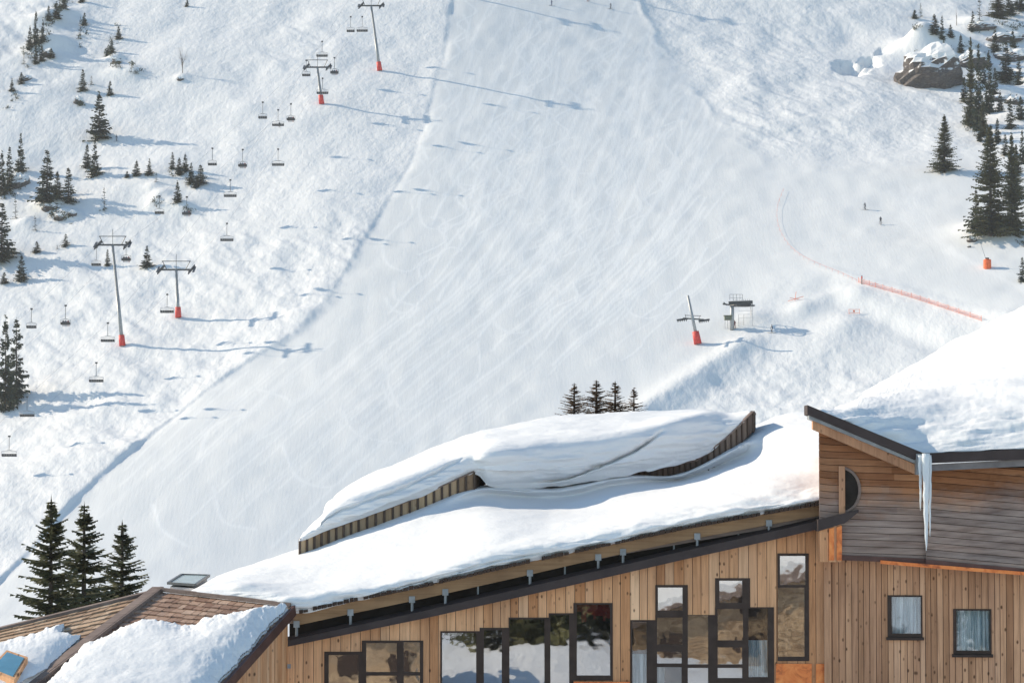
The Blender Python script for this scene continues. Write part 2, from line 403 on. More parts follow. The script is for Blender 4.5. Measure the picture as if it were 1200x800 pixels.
def height(x, Y, full=False):
    x = np.asarray(x, float); Y = np.asarray(Y, float)
    z = base0(x, Y)
    vis = sstep(480, 530, Y)
    d, s, fr = polydist(x, Y, EDGE)
    right = -s * d                      # EDGE runs downhill: its left-hand side in travel is the run
    sd = -right
    # EDGE travels from top to bottom (towards camera): run lies on its left (x bigger)
    run = np.where(s > 0, d, -d)
    wob = fbm(x * .05, Y * .05, 2, 5) * .8 + fbm(x * .6, Y * .5, 2, 8) * .35
    dl = run + wob
    lip = (.38 + .85 * sstep(.5, .85, fr) - .25 * sstep(.38, .46, fr) * (1 - sstep(.50, .56, fr))) * (.8 + .9 * vnoise(x * .05, Y * .05, 3))
    drop = lip * (1 - smin_step(dl, .24)) * np.exp(-np.clip(-dl, 0, 60) / 14.0)
    z = z + vis * drop
    d2, s2, fr2 = polydist(x, Y, REDGE)
    rr = np.where(s2 > 0, d2, -d2)       # >0 : right of the upper run
    ds, ss, frs = polydist(x, Y, SHELF)
    ins = np.where(ss > 0, ds, -ds)      # > 0 : on the shelf
    if False: pass
    shelf_z = z + np.clip((692 - Y), 0, 160) * .062
    wsh = smin_step(ins - 1, 1.6)
    z = z + vis * (shelf_z - z) * sstep(-22, 3, ins)
    rim = np.exp(-((ins + 1.5) / 1.8) ** 2) * .5; z = z + vis * rim * .6 * sstep(.62, .75, frs)
    dc, s3, fr3 = polydist(x, Y, CREST)
    cr = np.where(s3 > 0, dc, -dc)       # > 0 : right of the crest
    ce = sstep(0, .22, fr3) * (1 - sstep(.8, 1.0, fr3) * .5) * (1 - sstep(30, 55, dc)); sw = sstep(-2, 2, cr) * ce
    z = z + vis * ce * (1.0 * np.exp(-(dc / 4.0) ** 2) - 1.2 * sstep(0, 9, cr) * (1 - sstep(25, 45, cr)))
    dg, _, fg = polydist(x, Y, GULLY); z = z - vis * .8 * sstep(.0, .3, fg) * np.exp(-(dg / 3.0) ** 2)
    for (c, r, dep) in PITS:
        q = np.hypot(x - c[0], (Y - c[1]) * .6) + 1.6 * vnoise(x * .5, Y * .5, 21)
        z = z - dep * .9 * (1 - sstep(r * .25, r * 1.1, q + .8 * vnoise(x * 1.1, Y * 1.1, 23)))
    for (c, r, hh) in MOUNDS:
        q = np.hypot(x - c[0], Y - c[1])
        z = z + hh * np.exp(-(q / r) ** 2 * 1.6)
    z = z + vis * .34 * (.4 + 1.2 * vnoise(x * .07, Y * .07, 95)) * np.exp(-((rr + 3.0 * vnoise(x * .2, Y * .2, 91)) / 1.3) ** 2) * sstep(REDGE[-1][1] + 5, REDGE[-1][1] + 60, Y)
    # how smooth
    groom = smin_step(dl - .6, .6) * (1 - smin_step(rr - 1, 2.5) * sstep(REDGE[-1][1] - 5, REDGE[-1][1] + 35, Y) )
    groom = np.maximum(groom * (1 - sw), wsh)
    lowr = sstep(-2, 16, x - np.interp(Y, [560, 700], [-5, 60])) * (1 - sstep(640, 700, Y))
    groom = np.clip(groom * (1 - .75 * lowr * (1 - wsh)), 0, 1) * vis
    groom = groom * (1 - (dg < 6) * .0)
    rough = 1 - groom
    z = z + 2.2 * np.exp(-(((x - 3) / 7) ** 2 + ((Y + 38) / 7) ** 2))
    A = .30 * fbm(x * .16 + 3, Y * .10, 2, 31) + vis * (1.9 * fbm(x * .045, Y * .03, 3, 61)) * rough
    rx = x * .82 + Y * .57; ry = -x * .57 + Y * .82
    A = A + rough * vis * (.34 * (.25 + 1.6 * sstep(-.25, .3, fbm(x * .03, Y * .02, 2, 77))) * fbm(rx * .30, ry * .13, 3, 41, .5) + .10 * fbm(x * 1.0, Y * .7, 2, 55))
    ridgy = 1 - np.abs(2 * fbm(x * .2 + 40, Y * .16, 2, 71))
    A = A + rough * vis * .25 * ridgy * sw
    z = z + A
    if full: return z, groom, run, rr
    return z
def hit(px, py):
    p = march(height, [px], [py])[0]; return Vector((p[0], p[1], float(height(p[0], p[1]))))
# mesh rows / columns: fine inside the view, coarse outside
rows = np.concatenate([np.arange(-400, -130, 30), np.arange(-130, 200, 8), np.arange(200, 500, 12), np.arange(500, 925, .6), np.arange(925, 1000, 4), np.arange(1000, 1401, 25)])
cf = np.arange(-.178, .1781, .00052)
cols_n = np.concatenate([-np.geomspace(.19, 1.0, 22)[::-1], cf, np.geomspace(.19, 1.0, 22)])
YY, AA = np.meshgrid(rows, cols_n, indexing='ij')
W_ = np.where(YY < 300, 300, YY)      # keep a wide sheet near the camera too
XX = AA * W_
ZZ, GR, RUN, RR = height(XX, YY, True)
# ski tracks: arcs and straight lines on the run
rs = np.random.RandomState(5)
TR = np.zeros_like(XX)
def wpts(pts): 
    p = np.array(pts, float); return march(base0, p[:, 0], p[:, 1])
def add_track(W, wid, amt):
    x0, x1 = W[:, 0].min() - 2, W[:, 0].max() + 2; y0, y1 = W[:, 1].min() - 2, W[:, 1].max() + 2
    r0, r1 = np.searchsorted(rows, y0), np.searchsorted(rows, y1)
    if r1 <= r0: return
    sx = XX[r0:r1]; c0 = max(0, int(np.argmax((sx > x0).any(0)))); c1 = len(cols_n) - int(np.argmax((sx < x1).any(0)[::-1]))
    d, _, _ = polydist(XX[r0:r1, c0:c1], YY[r0:r1, c0:c1], W)
    TR[r0:r1, c0:c1] = np.maximum(TR[r0:r1, c0:c1], amt * np.exp(-(d / (wid * 1.35)) ** 2))
def cr_spline(p, n):
    p = np.array(p, float); q = np.vstack([2*p[0]-p[1], p, 2*p[-1]-p[-2]]); t = np.linspace(0, len(p)-1-1e-6, n); i = t.astype(int); f = (t-i)[:, None]
    a, b, c, d = q[i], q[i+1], q[i+2], q[i+3]
    return .5*((2*b)+(-a+c)*f+(2*a-5*b+4*c-d)*f**2+(-a+3*b-3*c+d)*f**3)
def track_px(pts, wid=.35, amt=.8, n=24): add_track(wpts(cr_spline(pts, n)), wid, amt)
arcs = [[(505,215),(492,235),(496,262),(515,268),(545,258)],[(555,190),(568,212),(560,245),(540,262),(520,262)],[(470,260),(450,285),(455,310),(480,318),(500,300)],
 [(462,330),(464,350),(490,360),(480,372)],[(610,295),(606,310),(600,318),(560,330)],[(540,215),(600,225),(640,250)],[(700,240),(690,262),(678,290),(690,310)],
 [(450,420),(456,450),(470,478),(500,470),(540,430)],[(452,425),(448,450),(460,475)],[(330,520),(350,560),(390,570),(420,540)],[(250,570),(262,610),(300,620)],
 [(600,60),(575,95),(560,140),(590,170),(640,180)],[(640,60),(660,100),(700,130),(690,170)],[(720,120),(760,150),(800,140)],[(610,180),(650,185),(720,190)],[(540,30),(560,60),(610,60)],
 [(180,590),(190,620),(220,640)],[(400,480),(420,510),(470,520)],[(520,470),(560,440),(560,400)],[(440,160),(505,175)],[(670,150),(655,175),(668,200),(700,205)],[(740,40),(720,70),(700,110)],
 [(560,250),(610,262),(660,258),(720,262)],[(300,455),(340,470),(330,500),(290,520)],[(230,540),(250,500),(300,480)]]
for a in arcs: track_px(a, rs.uniform(.22, .36), rs.uniform(.4, .75))
# long descending lines
for k in range(190):
    s = rs.uniform(0, 1); off = rs.uniform(-1, 1)
    x0 = rs.uniform(545, 860); y0 = rs.uniform(-20, 330)
    dirx = -rs.uniform(.25, .75) - .5 * max(0, (y0 - 150) / 300); L = rs.uniform(60, 210)
    pts = []; x, y = x0, y0; ph = rs.uniform(0, 6)
    for i in range(8):
        pts.append((x + 5 * math.sin(ph + i * rs.uniform(.4, .9)), y)); dd = dirx - .9 * max(0, (y - 250) / 300); nl = math.hypot(dd, 1); x += dd / nl * L / 7; y += L / 7 / nl
    track_px(pts, rs.uniform(.18, .36), rs.uniform(.3, .85), 12)
for k in range(16):   # random turns
    cx, cy, r0 = rs.uniform(470, 800), rs.uniform(60, 420), rs.uniform(12, 30); a0 = rs.uniform(0, 6.28); sp = rs.uniform(1.5, 3.2)
    track_px([(cx + r0 * math.cos(a0 + sp*t), cy + .8 * r0 * math.sin(a0 + sp*t)) for t in np.linspace(0, 1, 6)], rs.uniform(.22, .38), rs.uniform(.45, .9), 14)
for k in range(14):   # long bends across the foot of the run and the shelf
    y0 = rs.uniform(260, 380); track_px([(rs.uniform(1040, 1090), 215 + k * 3), (1060 + k * 6, 250 + k * 5), (1110 + k * 7, 300 + k * 4), (1220, 345 + k * 3)], .5, rs.uniform(.2, .5), 14)
for k in range(80):
    x0 = rs.uniform(180, 640); y0 = rs.uniform(360, 480); L = rs.uniform(70, 200)
    track_px([(x0, y0), (x0 - L * .5, y0 + L * .42), (x0 - L, y0 + L * .9)], rs.uniform(.16, .36), rs.uniform(.2, .55), 10)
for k in range(34):
    x, y = rs.uniform(520, 800), rs.uniform(-10, 260); n = rs.randint(5, 11); w_ = rs.uniform(5, 13); st_ = rs.uniform(12, 24); pts = []
    for i in range(n):
        sl_ = -.35 - .7 * max(0, (y - 150) / 250); pts.append((x + (w_ if i % 2 else -w_), y)); nl = math.hypot(sl_, 1); x += sl_ / nl * st_; y += st_ / nl
    track_px(pts, rs.uniform(.2, .34), rs.uniform(.4, .9), n * 5)
TR = TR * sstep(0, 3, RUN) * np.clip(GR * 1.3, 0, 1)
ZZ = ZZ + 0.03 * TR
ground = grid_mesh('ground', np.stack([XX, YY, ZZ], -1), 'ground', None, {'groomed': GR, 'track': TR})
tag(ground, None, None, kind='structure')

# ------------------------------------------------------------------ conifers
def conifer_mb(seed, whorls=26, nb=9, rad=.2, droop=.25, seg=5, needle=.055, power=.85, sparse=0.0, low=.04):
    rn = random.Random(seed); crown = MB(); trunk = MB(); gap = [rn.uniform(.2, .9) for _ in range(3)]
    trunk.tube([(0, 0, -.08), (0, 0, .5), (0, 0, 1.0)], [.014, .008, .002], 6)
    for k in range(whorls):
        zt = low + (1 - low) * (k / whorls) ** 1.03 + rn.uniform(-.01, .01)
        zt0 = min(zt, .97); zj = 1.5 / whorls; L0 = rad
        n = max(4, int(nb * (.6 + .5 * (1 - zt))))
        for j in range(n):
            if rn.random() < sparse or (min(abs(zt - g) for g in gap) < .025 and rn.random() < .6): continue
            an = 2 * math.pi * (j + rn.random() * .8) / n + k * 1.3
            zt = zt0 + rn.uniform(-1, 1) * zj
            L0 = rad * (max(0.0, .97 - zt) ** power) + .004; L = L0 * rn.uniform(.5, 1.15) * (1.25 if rn.random() < .15 else 1)
            rise = .25 * zt - droop * (1 - zt) + rn.uniform(-.2, .16)
            ca, sa = math.cos(an), math.sin(an); px_, py_ = -sa, ca
            segs = max(2, int(seg * (.4 + .6 * L / rad)))
            for q in range(segs):
                f = (q + .35 + rn.random() * .5) / segs; r = L * f
                z = zt + r * rise + .18 * L * f * f
                wdt = needle * (1.15 - .6 * f) * (.5 + .6 * L / rad)
                shade = rn.random() * .8 + .2 * f
                c = Vector((ca * r, sa * r, z)); out = Vector((ca, sa, rise + .3 * f)).normalized(); side = Vector((px_, py_, 0))
                for sgn in (-1, 1):
                    tip = c + side * sgn * wdt * rn.uniform(.6, 1.2) + out * wdt * rn.uniform(.3, .9) + Vector((0, 0, -wdt * rn.uniform(.1, .7)))
                    crown.tri(c - out * wdt * .45, c + out * wdt * .55, tip, shade)
                tip = c + out * wdt * .8 + Vector((0, 0, -wdt * rn.uniform(.5, 1.0)))
                crown.tri(c - out * wdt * .5 + side * .004, c + out * wdt * .7, tip, shade * .8)
                if q == segs - 1:
                    crown.tri(c - side * wdt * .3, c + side * wdt * .3, c + out * wdt * 1.6 + Vector((0, 0, wdt * rn.uniform(-.4, .3))), min(1, shade + .2))
    crown.tri((-.006, 0, .92), (.006, 0, .92), (0, 0, 1.02), .5); crown.tri((0, -.006, .92), (0, .006, .92), (0, 0, 1.02), .5)
    return trunk, crown
PROTO = {}
def proto(kind, mats, **kw):
    t, c = conifer_mb(**kw)
    tm = t.build('trunk', 'bark'); cm = c.build('crown', mats)
    PROTO[kind] = (tm.data, cm.data); bpy.data.objects.remove(tm); bpy.data.objects.remove(cm)
for i in range(4):
    proto('far%d' % i, 'needle', seed=11+i, whorls=24, nb=11, rad=.2, seg=4, needle=.07, sparse=.06+.05*i, droop=.2+.1*i, power=(.85,.7,1.0,.8)[i])
for i in range(2):
    proto('big%d' % i, 'needle_olive', seed=31+i, whorls=46, nb=15, rad=.2, seg=8, needle=.034, sparse=.03, droop=.35)
proto('thin0', 'needle', seed=51, whorls=18, nb=5, rad=.2, seg=3, needle=.06, sparse=.3)
for i in range(3):
    proto('near%d' % i, 'needle_olive', seed=64+i*5, whorls=50, nb=14, rad=.2, seg=12, needle=.028, sparse=.22, droop=.22, power=.75)
for i in range(4):
    proto('tip%d' % i, 'needle_brown', seed=81+i, whorls=34, nb=11, rad=.2, seg=11, needle=.026, sparse=.15, droop=-.35, power=.8)
def tree_at(pos, h, wid, kind, label, name='spruce_tree', cat='tree', group=None):
    r = thing(name, label, cat, pos, group, random.uniform(0, 6.28)); s = wid / .4
    r.scale = (s, s, h)
    for nm, me in zip(('trunk', 'crown'), PROTO[kind]):
        o = bpy.data.objects.new(nm, me); COL.objects.link(o); o.parent = r
    return r
GL = 'spruces on the left slope'; GR_ = 'spruces on the right slope'
trees = [  # px, base, top, width, kind, label, group
 (116,163,107,26,'far0','tall dark spruce alone on the upper left slope with a long blue shadow',GL),
 (102,197,168,11,'far1','slim dark spruce just below the tall lone one, left of its pair',GL),
 (111,206,163,16,'far2','slim dark spruce just below the tall lone one, right and taller of its pair',GL),
 (97,106,80,12,'far3','small dark spruce on the upper left slope above the tall lone one',GL),
 (107,99,88,7,'thin0','tiny dark spruce just right of a small one, upper left',GL),
 (129,112,94,8,'far1','small narrow spruce upper right of the tall lone one',GL),
 (24,202,155,14,'far2','narrow pointed spruce behind the brown boulder at the left edge',GL),
 (11,222,170,15,'far3','dark spruce left of the brown boulder, right of its pair',GL),
 (2,228,176,15,'far0','dark spruce left of the brown boulder, cut by the frame edge',GL),
 (55,236,175,32,'far2','broad pointed spruce right of the brown boulder, with snowy rocks under it',GL),
 (67,232,200,15,'far1','small spruce pressed between the two broad ones by the snowy rocks',GL),
 (80,237,195,20,'far3','broad spruce right of the snowy rocks with a wide blue shadow',GL),
 (122,246,217,10,'thin0','thin leaning little spruce standing in the wide blue shadow',GL),
 (160,206,187,11,'far0','small spruce left of a similar one above the snowy humps',GL),
 (149,208,200,7,'far1','low bushy young spruce touching a small one above the snowy humps',GL),
 (175,205,185,10,'far2','small spruce right of a similar one above the snowy humps',GL),
 (183,213,201,7,'thin0','tiny thin spruce between the small pair and the dense cluster',GL),
 (202,198,177,9,'far3','leftmost spruce of the dense cluster beside the chairlift',GL),
 (210,205,184,10,'far1','low spruce in the left half of the dense cluster beside the chairlift',GL),
 (217,201,179,10,'far0','tallest spruce at the back of the dense cluster beside the chairlift',GL),
 (224,215,190,12,'far2','front spruce low in the middle of the dense cluster beside the chairlift',GL),
 (235,215,192,17,'far3','bushy wide spruce at the right end of the dense cluster by the chairlift',GL),
 (230,220,205,10,'far1','short spruce under the bushy one at the cluster by the chairlift',GL),
 (208,237,211,11,'far0','single pointed spruce on the snowy humps below the dense cluster',GL),
 (18,256,228,9,'thin0','thin yellowish young spruce below the brown boulder',GL),
 (41,270,250,8,'thin0','sparse young spruce below the snowy rocks at left',GL),
 (2,305,237,38,'far2','big dark spruce cut by the left frame edge above the chairlift tower',GL),
 (43,296,282,10,'far1','short bushy spruce in a long blue shadow, left side',GL),
 (77,288,273,10,'far3','small spruce at the end of a long blue shadow, left side',GL),
 (67,292,286,5,'thin0','tiniest dark sapling left of a small spruce',GL),
 (25,329,297,15,'far0','pointed spruce low at left with its shadow behind, above the chairs',GL),
 (5,332,318,10,'far1','low spruce at the left frame edge beside a taller pointed one',GL),
 (126,311,291,8,'far3','small spruce right behind the tall tower, partly hidden by its pole',GL),
 (172,313,287,15,'far2','small snow-dusted spruce between the two lower lift towers',GL),
 (6,480,370,28,'far0','tall dark spruce at the left edge of the slope, left of its pair',GL),
 (19,466,371,30,'far3','tall dark spruce at the left edge of the slope, right of its pair',GL),
 (35,58,30,10,'far0','dark spruce at the lower end of the rocky rib, top left corner',GL),
 (42,52,12,9,'far1','tall narrow spruce in the middle of the rocky rib, top left corner',GL),
 (50,50,22,8,'far2','narrow spruce right beside the tall one on the rocky rib',GL),
 (57,24,6,9,'far3','small spruce high on the rocky rib, left of the highest',GL),
 (66,22,2,11,'far0','highest dark spruce on the rocky rib at the top left corner',GL),
 (75,10,-10,9,'far2','spruce cut by the top frame edge above the rocky rib',GL),
 (42,75,50,9,'far3','dark spruce at the foot of the rocky rib, left one',GL),
 (49,72,52,8,'far1','dark spruce at the foot of the rocky rib, right one',GL),
 (60,68,56,10,'far0','squat spruce right of the foot of the rocky rib',GL),
 (28,75,62,7,'thin0','sparse small spruce left of the foot of the rocky rib',GL),
 (14,107,91,8,'far2','small spruce on the open snow at the left frame edge, top left',GL),
 (25,98,84,10,'far3','squat brownish spruce below the rocky rib',GL),
 (94,42,18,8,'thin0','thin spruce right of the rocky rib, upper one',GL),
 (99,30,14,7,'far1','small spruce on the snow right of the rocky rib',GL),
 (139,46,30,9,'far0','upper of the dark spruces on the snowy humps left of the bare tree',GL),
 (131,62,46,10,'far3','middle dark spruce on the snowy humps left of the bare tree',GL),
 (126,66,54,7,'far2','lowest spruce on the snowy humps left of the bare tree',GL),
 (219,8,-3,5,'far1','tiny spruce touching the top frame edge above the bare tree',GL),
 (96,3,-12,8,'far0','spruce at the top frame edge with a flat blue shadow',GL),
 (1107,201,133,32,'big0','cone-shaped dense spruce standing alone beside the flat piste at right',GR_),
 (1161,276,146,58,'big1','largest spruce of the picture, broad and dense at the right edge',GR_),
 (1186,274,154,36,'big0','tall spruce right behind the largest one at the right edge',GR_),
 (1138,148,42,20,'big1','tall slender spruce right of the big boulder, leftmost of its row',GR_),
 (1147,152,52,17,'far0','slender spruce just right of the tallest in the row by the boulder',GR_),
 (1159,133,58,15,'far1','slender spruce in the middle of the row in blue shade',GR_),
 (1179,96,48,24,'far2','bushy spruce standing in the blue shade right of the row',GR_),
 (1194,100,67,12,'far3','narrow spruce in blue shade at the right frame edge',GR_),
 (1172,131,106,10,'far0','small spruce below the bushy one in blue shade',GR_),
 (1184,151,114,14,'far3','dark spruce on the small rocks at the right edge',GR_),
 (1169,167,138,10,'far1','small spruce in the blue shade above the largest one',GR_),
 (1148,166,136,8,'far2','small spruce at the foot of the row by the boulder',GR_),
 (1198,192,150,10,'far0','spruce cut by the right frame edge above the largest one',GR_),
 (1148,27,-8,10,'thin0','thin sparse spruce above the boulder at the top right',GR_),
 (1170,22,-22,26,'big0','dense dark spruce cut by the top frame edge, top right',GR_),
 (1195,12,-22,18,'far2','spruce in the top right corner of the picture',GR_),
 (1095,40,16,13,'far1','bushy dark spruce growing on top of the big boulder',GR_),
 (1104,46,17,8,'far3','narrow spruce right of the bushy one on the big boulder',GR_),
 (1114,44,28,9,'far0','small round spruce at the right end of the boulder top',GR_),
 (1106,57,46,6,'far2','tiny spruce on the snow cap of the boulder',GR_),
 (1079,20,2,7,'thin0','thin spruce left above the boulder, taller of two',GR_),
 (1072,22,11,8,'far1','squat spruce left above the boulder, shorter of two',GR_),
 (1166,60,30,12,'far2','dark spruce right of the thin one on the ledge behind the boulder',GR_),
 (1187,66,34,13,'far0','spruce growing on the wide shaded rock ledge near the right edge',GR_),
 (1126,62,40,9,'far1','small spruce at the right foot of the snow-capped boulder top',GR_),
 (1153,98,66,10,'far3','dark spruce in blue shade right behind the tallest slender one',GR_),
 (1196,140,112,12,'far1','spruce on the small rocks, cut by the right frame edge',GR_),
 (1158,170,146,10,'far0','low spruce in blue shade just above the tip of the largest one',GR_),
 (1178,182,156,12,'far3','dark spruce peeping out behind the largest one, upper right of its tip',GR_),
 (1140,36,12,9,'far3','small spruce left of the thin sparse one above the boulder',GR_),
 (1184,18,-12,14,'far1','dark spruce between the two cut by the top frame edge at right',GR_),
 (1130,120,88,11,'far0','dark spruce left of the tallest slender one below the big boulder',GR_),
 (1166,112,78,13,'far3','bushy dark spruce between the slender row and the shaded one',GR_),
 (1152,160,112,13,'big0','slender dense spruce right behind the tallest one of the row',GR_),
 (1191,232,168,26,'big1','wide spruce filling the gap at the right frame edge beside the largest one',GR_),
 (1144,268,222,20,'far2','low spruce leaning on the left side of the largest one',GR_),
 (1198,330,300,12,'far3','small spruce at the right frame edge below the largest one',GR_),
]
H = march(height, [t[0] for t in trees], [t[1] for t in trees])
for (px, b, tp, wd, kd, lb, g), (x, Y) in zip(trees, H):
    k = Y / F; z = float(height(x, Y))
    tree_at((x, Y, z - .15), (b - tp) * k, wd * k * 1.2, kd, lb, group=g)
# low scrub along the rocky rib and round the outcrop: a mass nobody could count
def scrub(spots, label, seed):
    rn = random.Random(seed); pts = []
    for (x0, y0, x1, y1, n, sp) in spots:
        for _ in range(n):
            f = rn.random(); pts.append((x0 + (x1-x0)*f + rn.gauss(0, sp), y0 + (y1-y0)*f + rn.gauss(0, sp)))
    Wp = march(height, [p[0] for p in pts], [p[1] for p in pts]); m = MB(); o0 = Vector((Wp[0][0], Wp[0][1], float(height(*Wp[0]))))
    for x, Y in Wp:
        c = Vector((x, Y, float(height(x, Y)))) - o0; rr = rn.uniform(.3, 1.1)
        for _ in range(int(22 * rr) + 8):
            d = Vector((rn.gauss(0, .5), rn.gauss(0, .5), abs(rn.gauss(0, .6)))) * rr; q = c + d; a = .22 * rr + .1
            m.tri(q, q + Vector((rn.uniform(-a, a), rn.uniform(-a, a), rn.uniform(-a, a))), q + Vector((rn.uniform(-a, a), rn.uniform(-a, a), rn.uniform(0, 2*a))), rn.random())
    o = m.build('scrub', 'needle'); o.location = o0; tag(o, label, 'scrub', None, 'stuff')
scrub([(75,2,30,62,46,4),(58,40,34,82,26,3),(66,14,80,4,10,4),(22,112,6,130,6,2),(98,28,94,60,9,2),(140,40,126,66,20,3),(134,74,142,82,8,3),(155,78,166,90,9,4),(88,118,96,126,5,2)], 'dark low scrub scattered along the rocky rib at the top left', 5)
scrub([(45,235,70,258,14,3),(82,248,62,262,10,3),(8,232,20,226,8,3),(188,232,180,244,7,3),(216,244,222,248,5,1.5),(196,200,240,214,16,3)], 'dark low scrub between the snowy humps at the left', 6)
scrub([(1066,70,1128,62,16,4),(1140,34,1200,30,26,4),(1130,52,1200,56,20,5),(1140,118,1200,126,16,4),(1136,150,1160,166,10,4),(1068,30,1078,36,6,3),(1190,282,1200,292,6,2)], 'dark low scrub round the rock outcrop at the top right', 7)
# bare tree and dead trunk
def bare_tree(pos, h, label, n=14, spread=.22):
    m = MB(); rn = random.Random(int(abs(pos[0] * 10)))
    root = thing('bare_tree', label, 'tree', pos)
    m.tube([(0, 0, -.5), (0, 0, h * .5)], [.12, .07], 5); m.build('trunk', 'twig', root)
    c = MB()
    for i in range(n):
        a = rn.uniform(0, 6.28); zz = rn.uniform(.1, .6) * h; e = Vector((math.cos(a) * spread * h * rn.uniform(.3, 1), math.sin(a) * spread * h * .6, h * rn.uniform(.6, 1)))
        c.tube([(0, 0, zz), e * .6 + Vector((0, 0, .1 * h)), e], [.05, .035, .012], 4)
    c.build('branches', 'twig', root)
p = hit(214, 86); bare_tree(p, 32 * p.y / F, 'leafless pale tree on the upper left slope')
p = hit(1121, 30); bare_tree(p, 24 * p.y / F, 'dead bare trunk standing above the big boulder', 4, .06)

# near trees behind the shingled roof and the snow roof
for i, (px, tp, wd, lb) in enumerate([(58,585,82,'leftmost of three tall spruces behind the shingled roof'), (97,592,84,'middle one of three tall spruces behind the shingled roof'), (142,612,72,'rightmost and shortest of three spruces behind the shingled roof')]):
    Y = 108 + i * 2.5; base = P(px, 900 - (0, 10, 60)[i], Y); top = P(px, tp, Y); h = top.z - base.z
    tree_at(base, h, wd * 2.3 * Y / F, 'near%d' % i, lb, group='spruces behind the shingled roof')
for i, (px, tp, wd, lb) in enumerate([(673,449,38,'leftmost and widest brown spruce top above the roof snow'), (699,446,42,'second brown spruce top from the left above the roof snow'), (721,447,40,'third brown spruce top from the left above the roof snow'), (743,455,34,'rightmost and smallest brown spruce top above the roof snow')]):
    Y = 97 + i * .7; base = P(px, 545, Y); top = P(px, tp, Y); h = top.z - base.z
    tree_at(base, h, wd * 2.7 * Y / F, 'tip%d' % i, lb, group='brown spruce tops above the roof snow')

# ------------------------------------------------------------------ rocks
def boulder(px, py, wpx, hpx, label, seed, sink=.35, flat=.8, name='boulder'):
    p = hit(px, py); k = p.y / F; a = wpx * k / 2; hz = hpx * k
    nu, nv = 28, 18; U, Vv = np.meshgrid(np.linspace(0, 2*np.pi, nu, endpoint=False), np.linspace(-1.2, 1.55, nv), indexing='ij')
    x = np.cos(U) * np.cos(Vv); y = np.sin(U) * np.cos(Vv); z = np.sin(Vv)
    d = 1 + .55 * fbm(x * 1.3 + seed + z, y * 1.3 - z * 1.7, 4, seed, .6)
    V = np.stack([x * d * a, y * d * a * flat, z * d * hz * .62 + hz * .2], -1)
    V = np.swapaxes(V, 0, 1)
    o = grid_mesh(name, V, 'rock', None, None, closed_u=True, caps=True, smooth=False)
    o.location = (p.x, p.y + a * .35, p.z - hz * sink * .3); tag(o, label, 'rock'); return o
boulder(1096, 98, 82, 54, 'big dark overhanging boulder with a snow cap at the top right', 3, flat=1.0)
boulder(22, 218, 26, 22, 'brown boulder with snow on top between spruces at the left edge', 5)
boulder(1150, 34, 34, 12, 'dark snow-topped rock among the spruces at the top right', 8)
boulder(1180, 48, 44, 18, 'wide dark rock ledge in the shade near the right frame edge', 9)
boulder(1140, 78, 46, 22, 'long dark rock band running right from the big boulder behind the slender spruces', 31, flat=.7)
boulder(1188, 70, 40, 20, 'dark snow-topped rock below the wide shaded ledge at right', 33)
boulder(1172, 118, 30, 12, 'low dark rock in blue shade right of the row of slender spruces', 35)
boulder(1190, 122, 22, 12, 'small dark rocks below the bushy spruce at right', 12)
boulder(1140, 283, 11, 10, 'small brown rock left of the orange padded box', 14)
boulder(58, 246, 22, 12, 'snowy rock under the broad spruce at left', 15)
boulder(70, 257, 14, 9, 'lower snowy rock below the broad spruces at left', 17)
boulder(84, 252, 10, 8, 'rightmost snowy rock below the broad spruces at left', 18)
boulder(136, 74, 12, 9, 'dark rock on the snowy humps under three spruces', 19)
boulder(92, 122, 13, 13, 'small dark rock left of the tall lone spruce', 20)
boulder(30, 94, 14, 10, 'brown rock at the lower end of the rocky rib', 22)
boulder(56, 66, 16, 12, 'dark snow-streaked rock in the rocky rib', 24)
boulder(211, 94, 8, 6, 'dark stone at the foot of the leafless pale tree', 25)
boulder(1136, 290, 4, 4, 'tiny dark stone beside the small brown rock', 27)

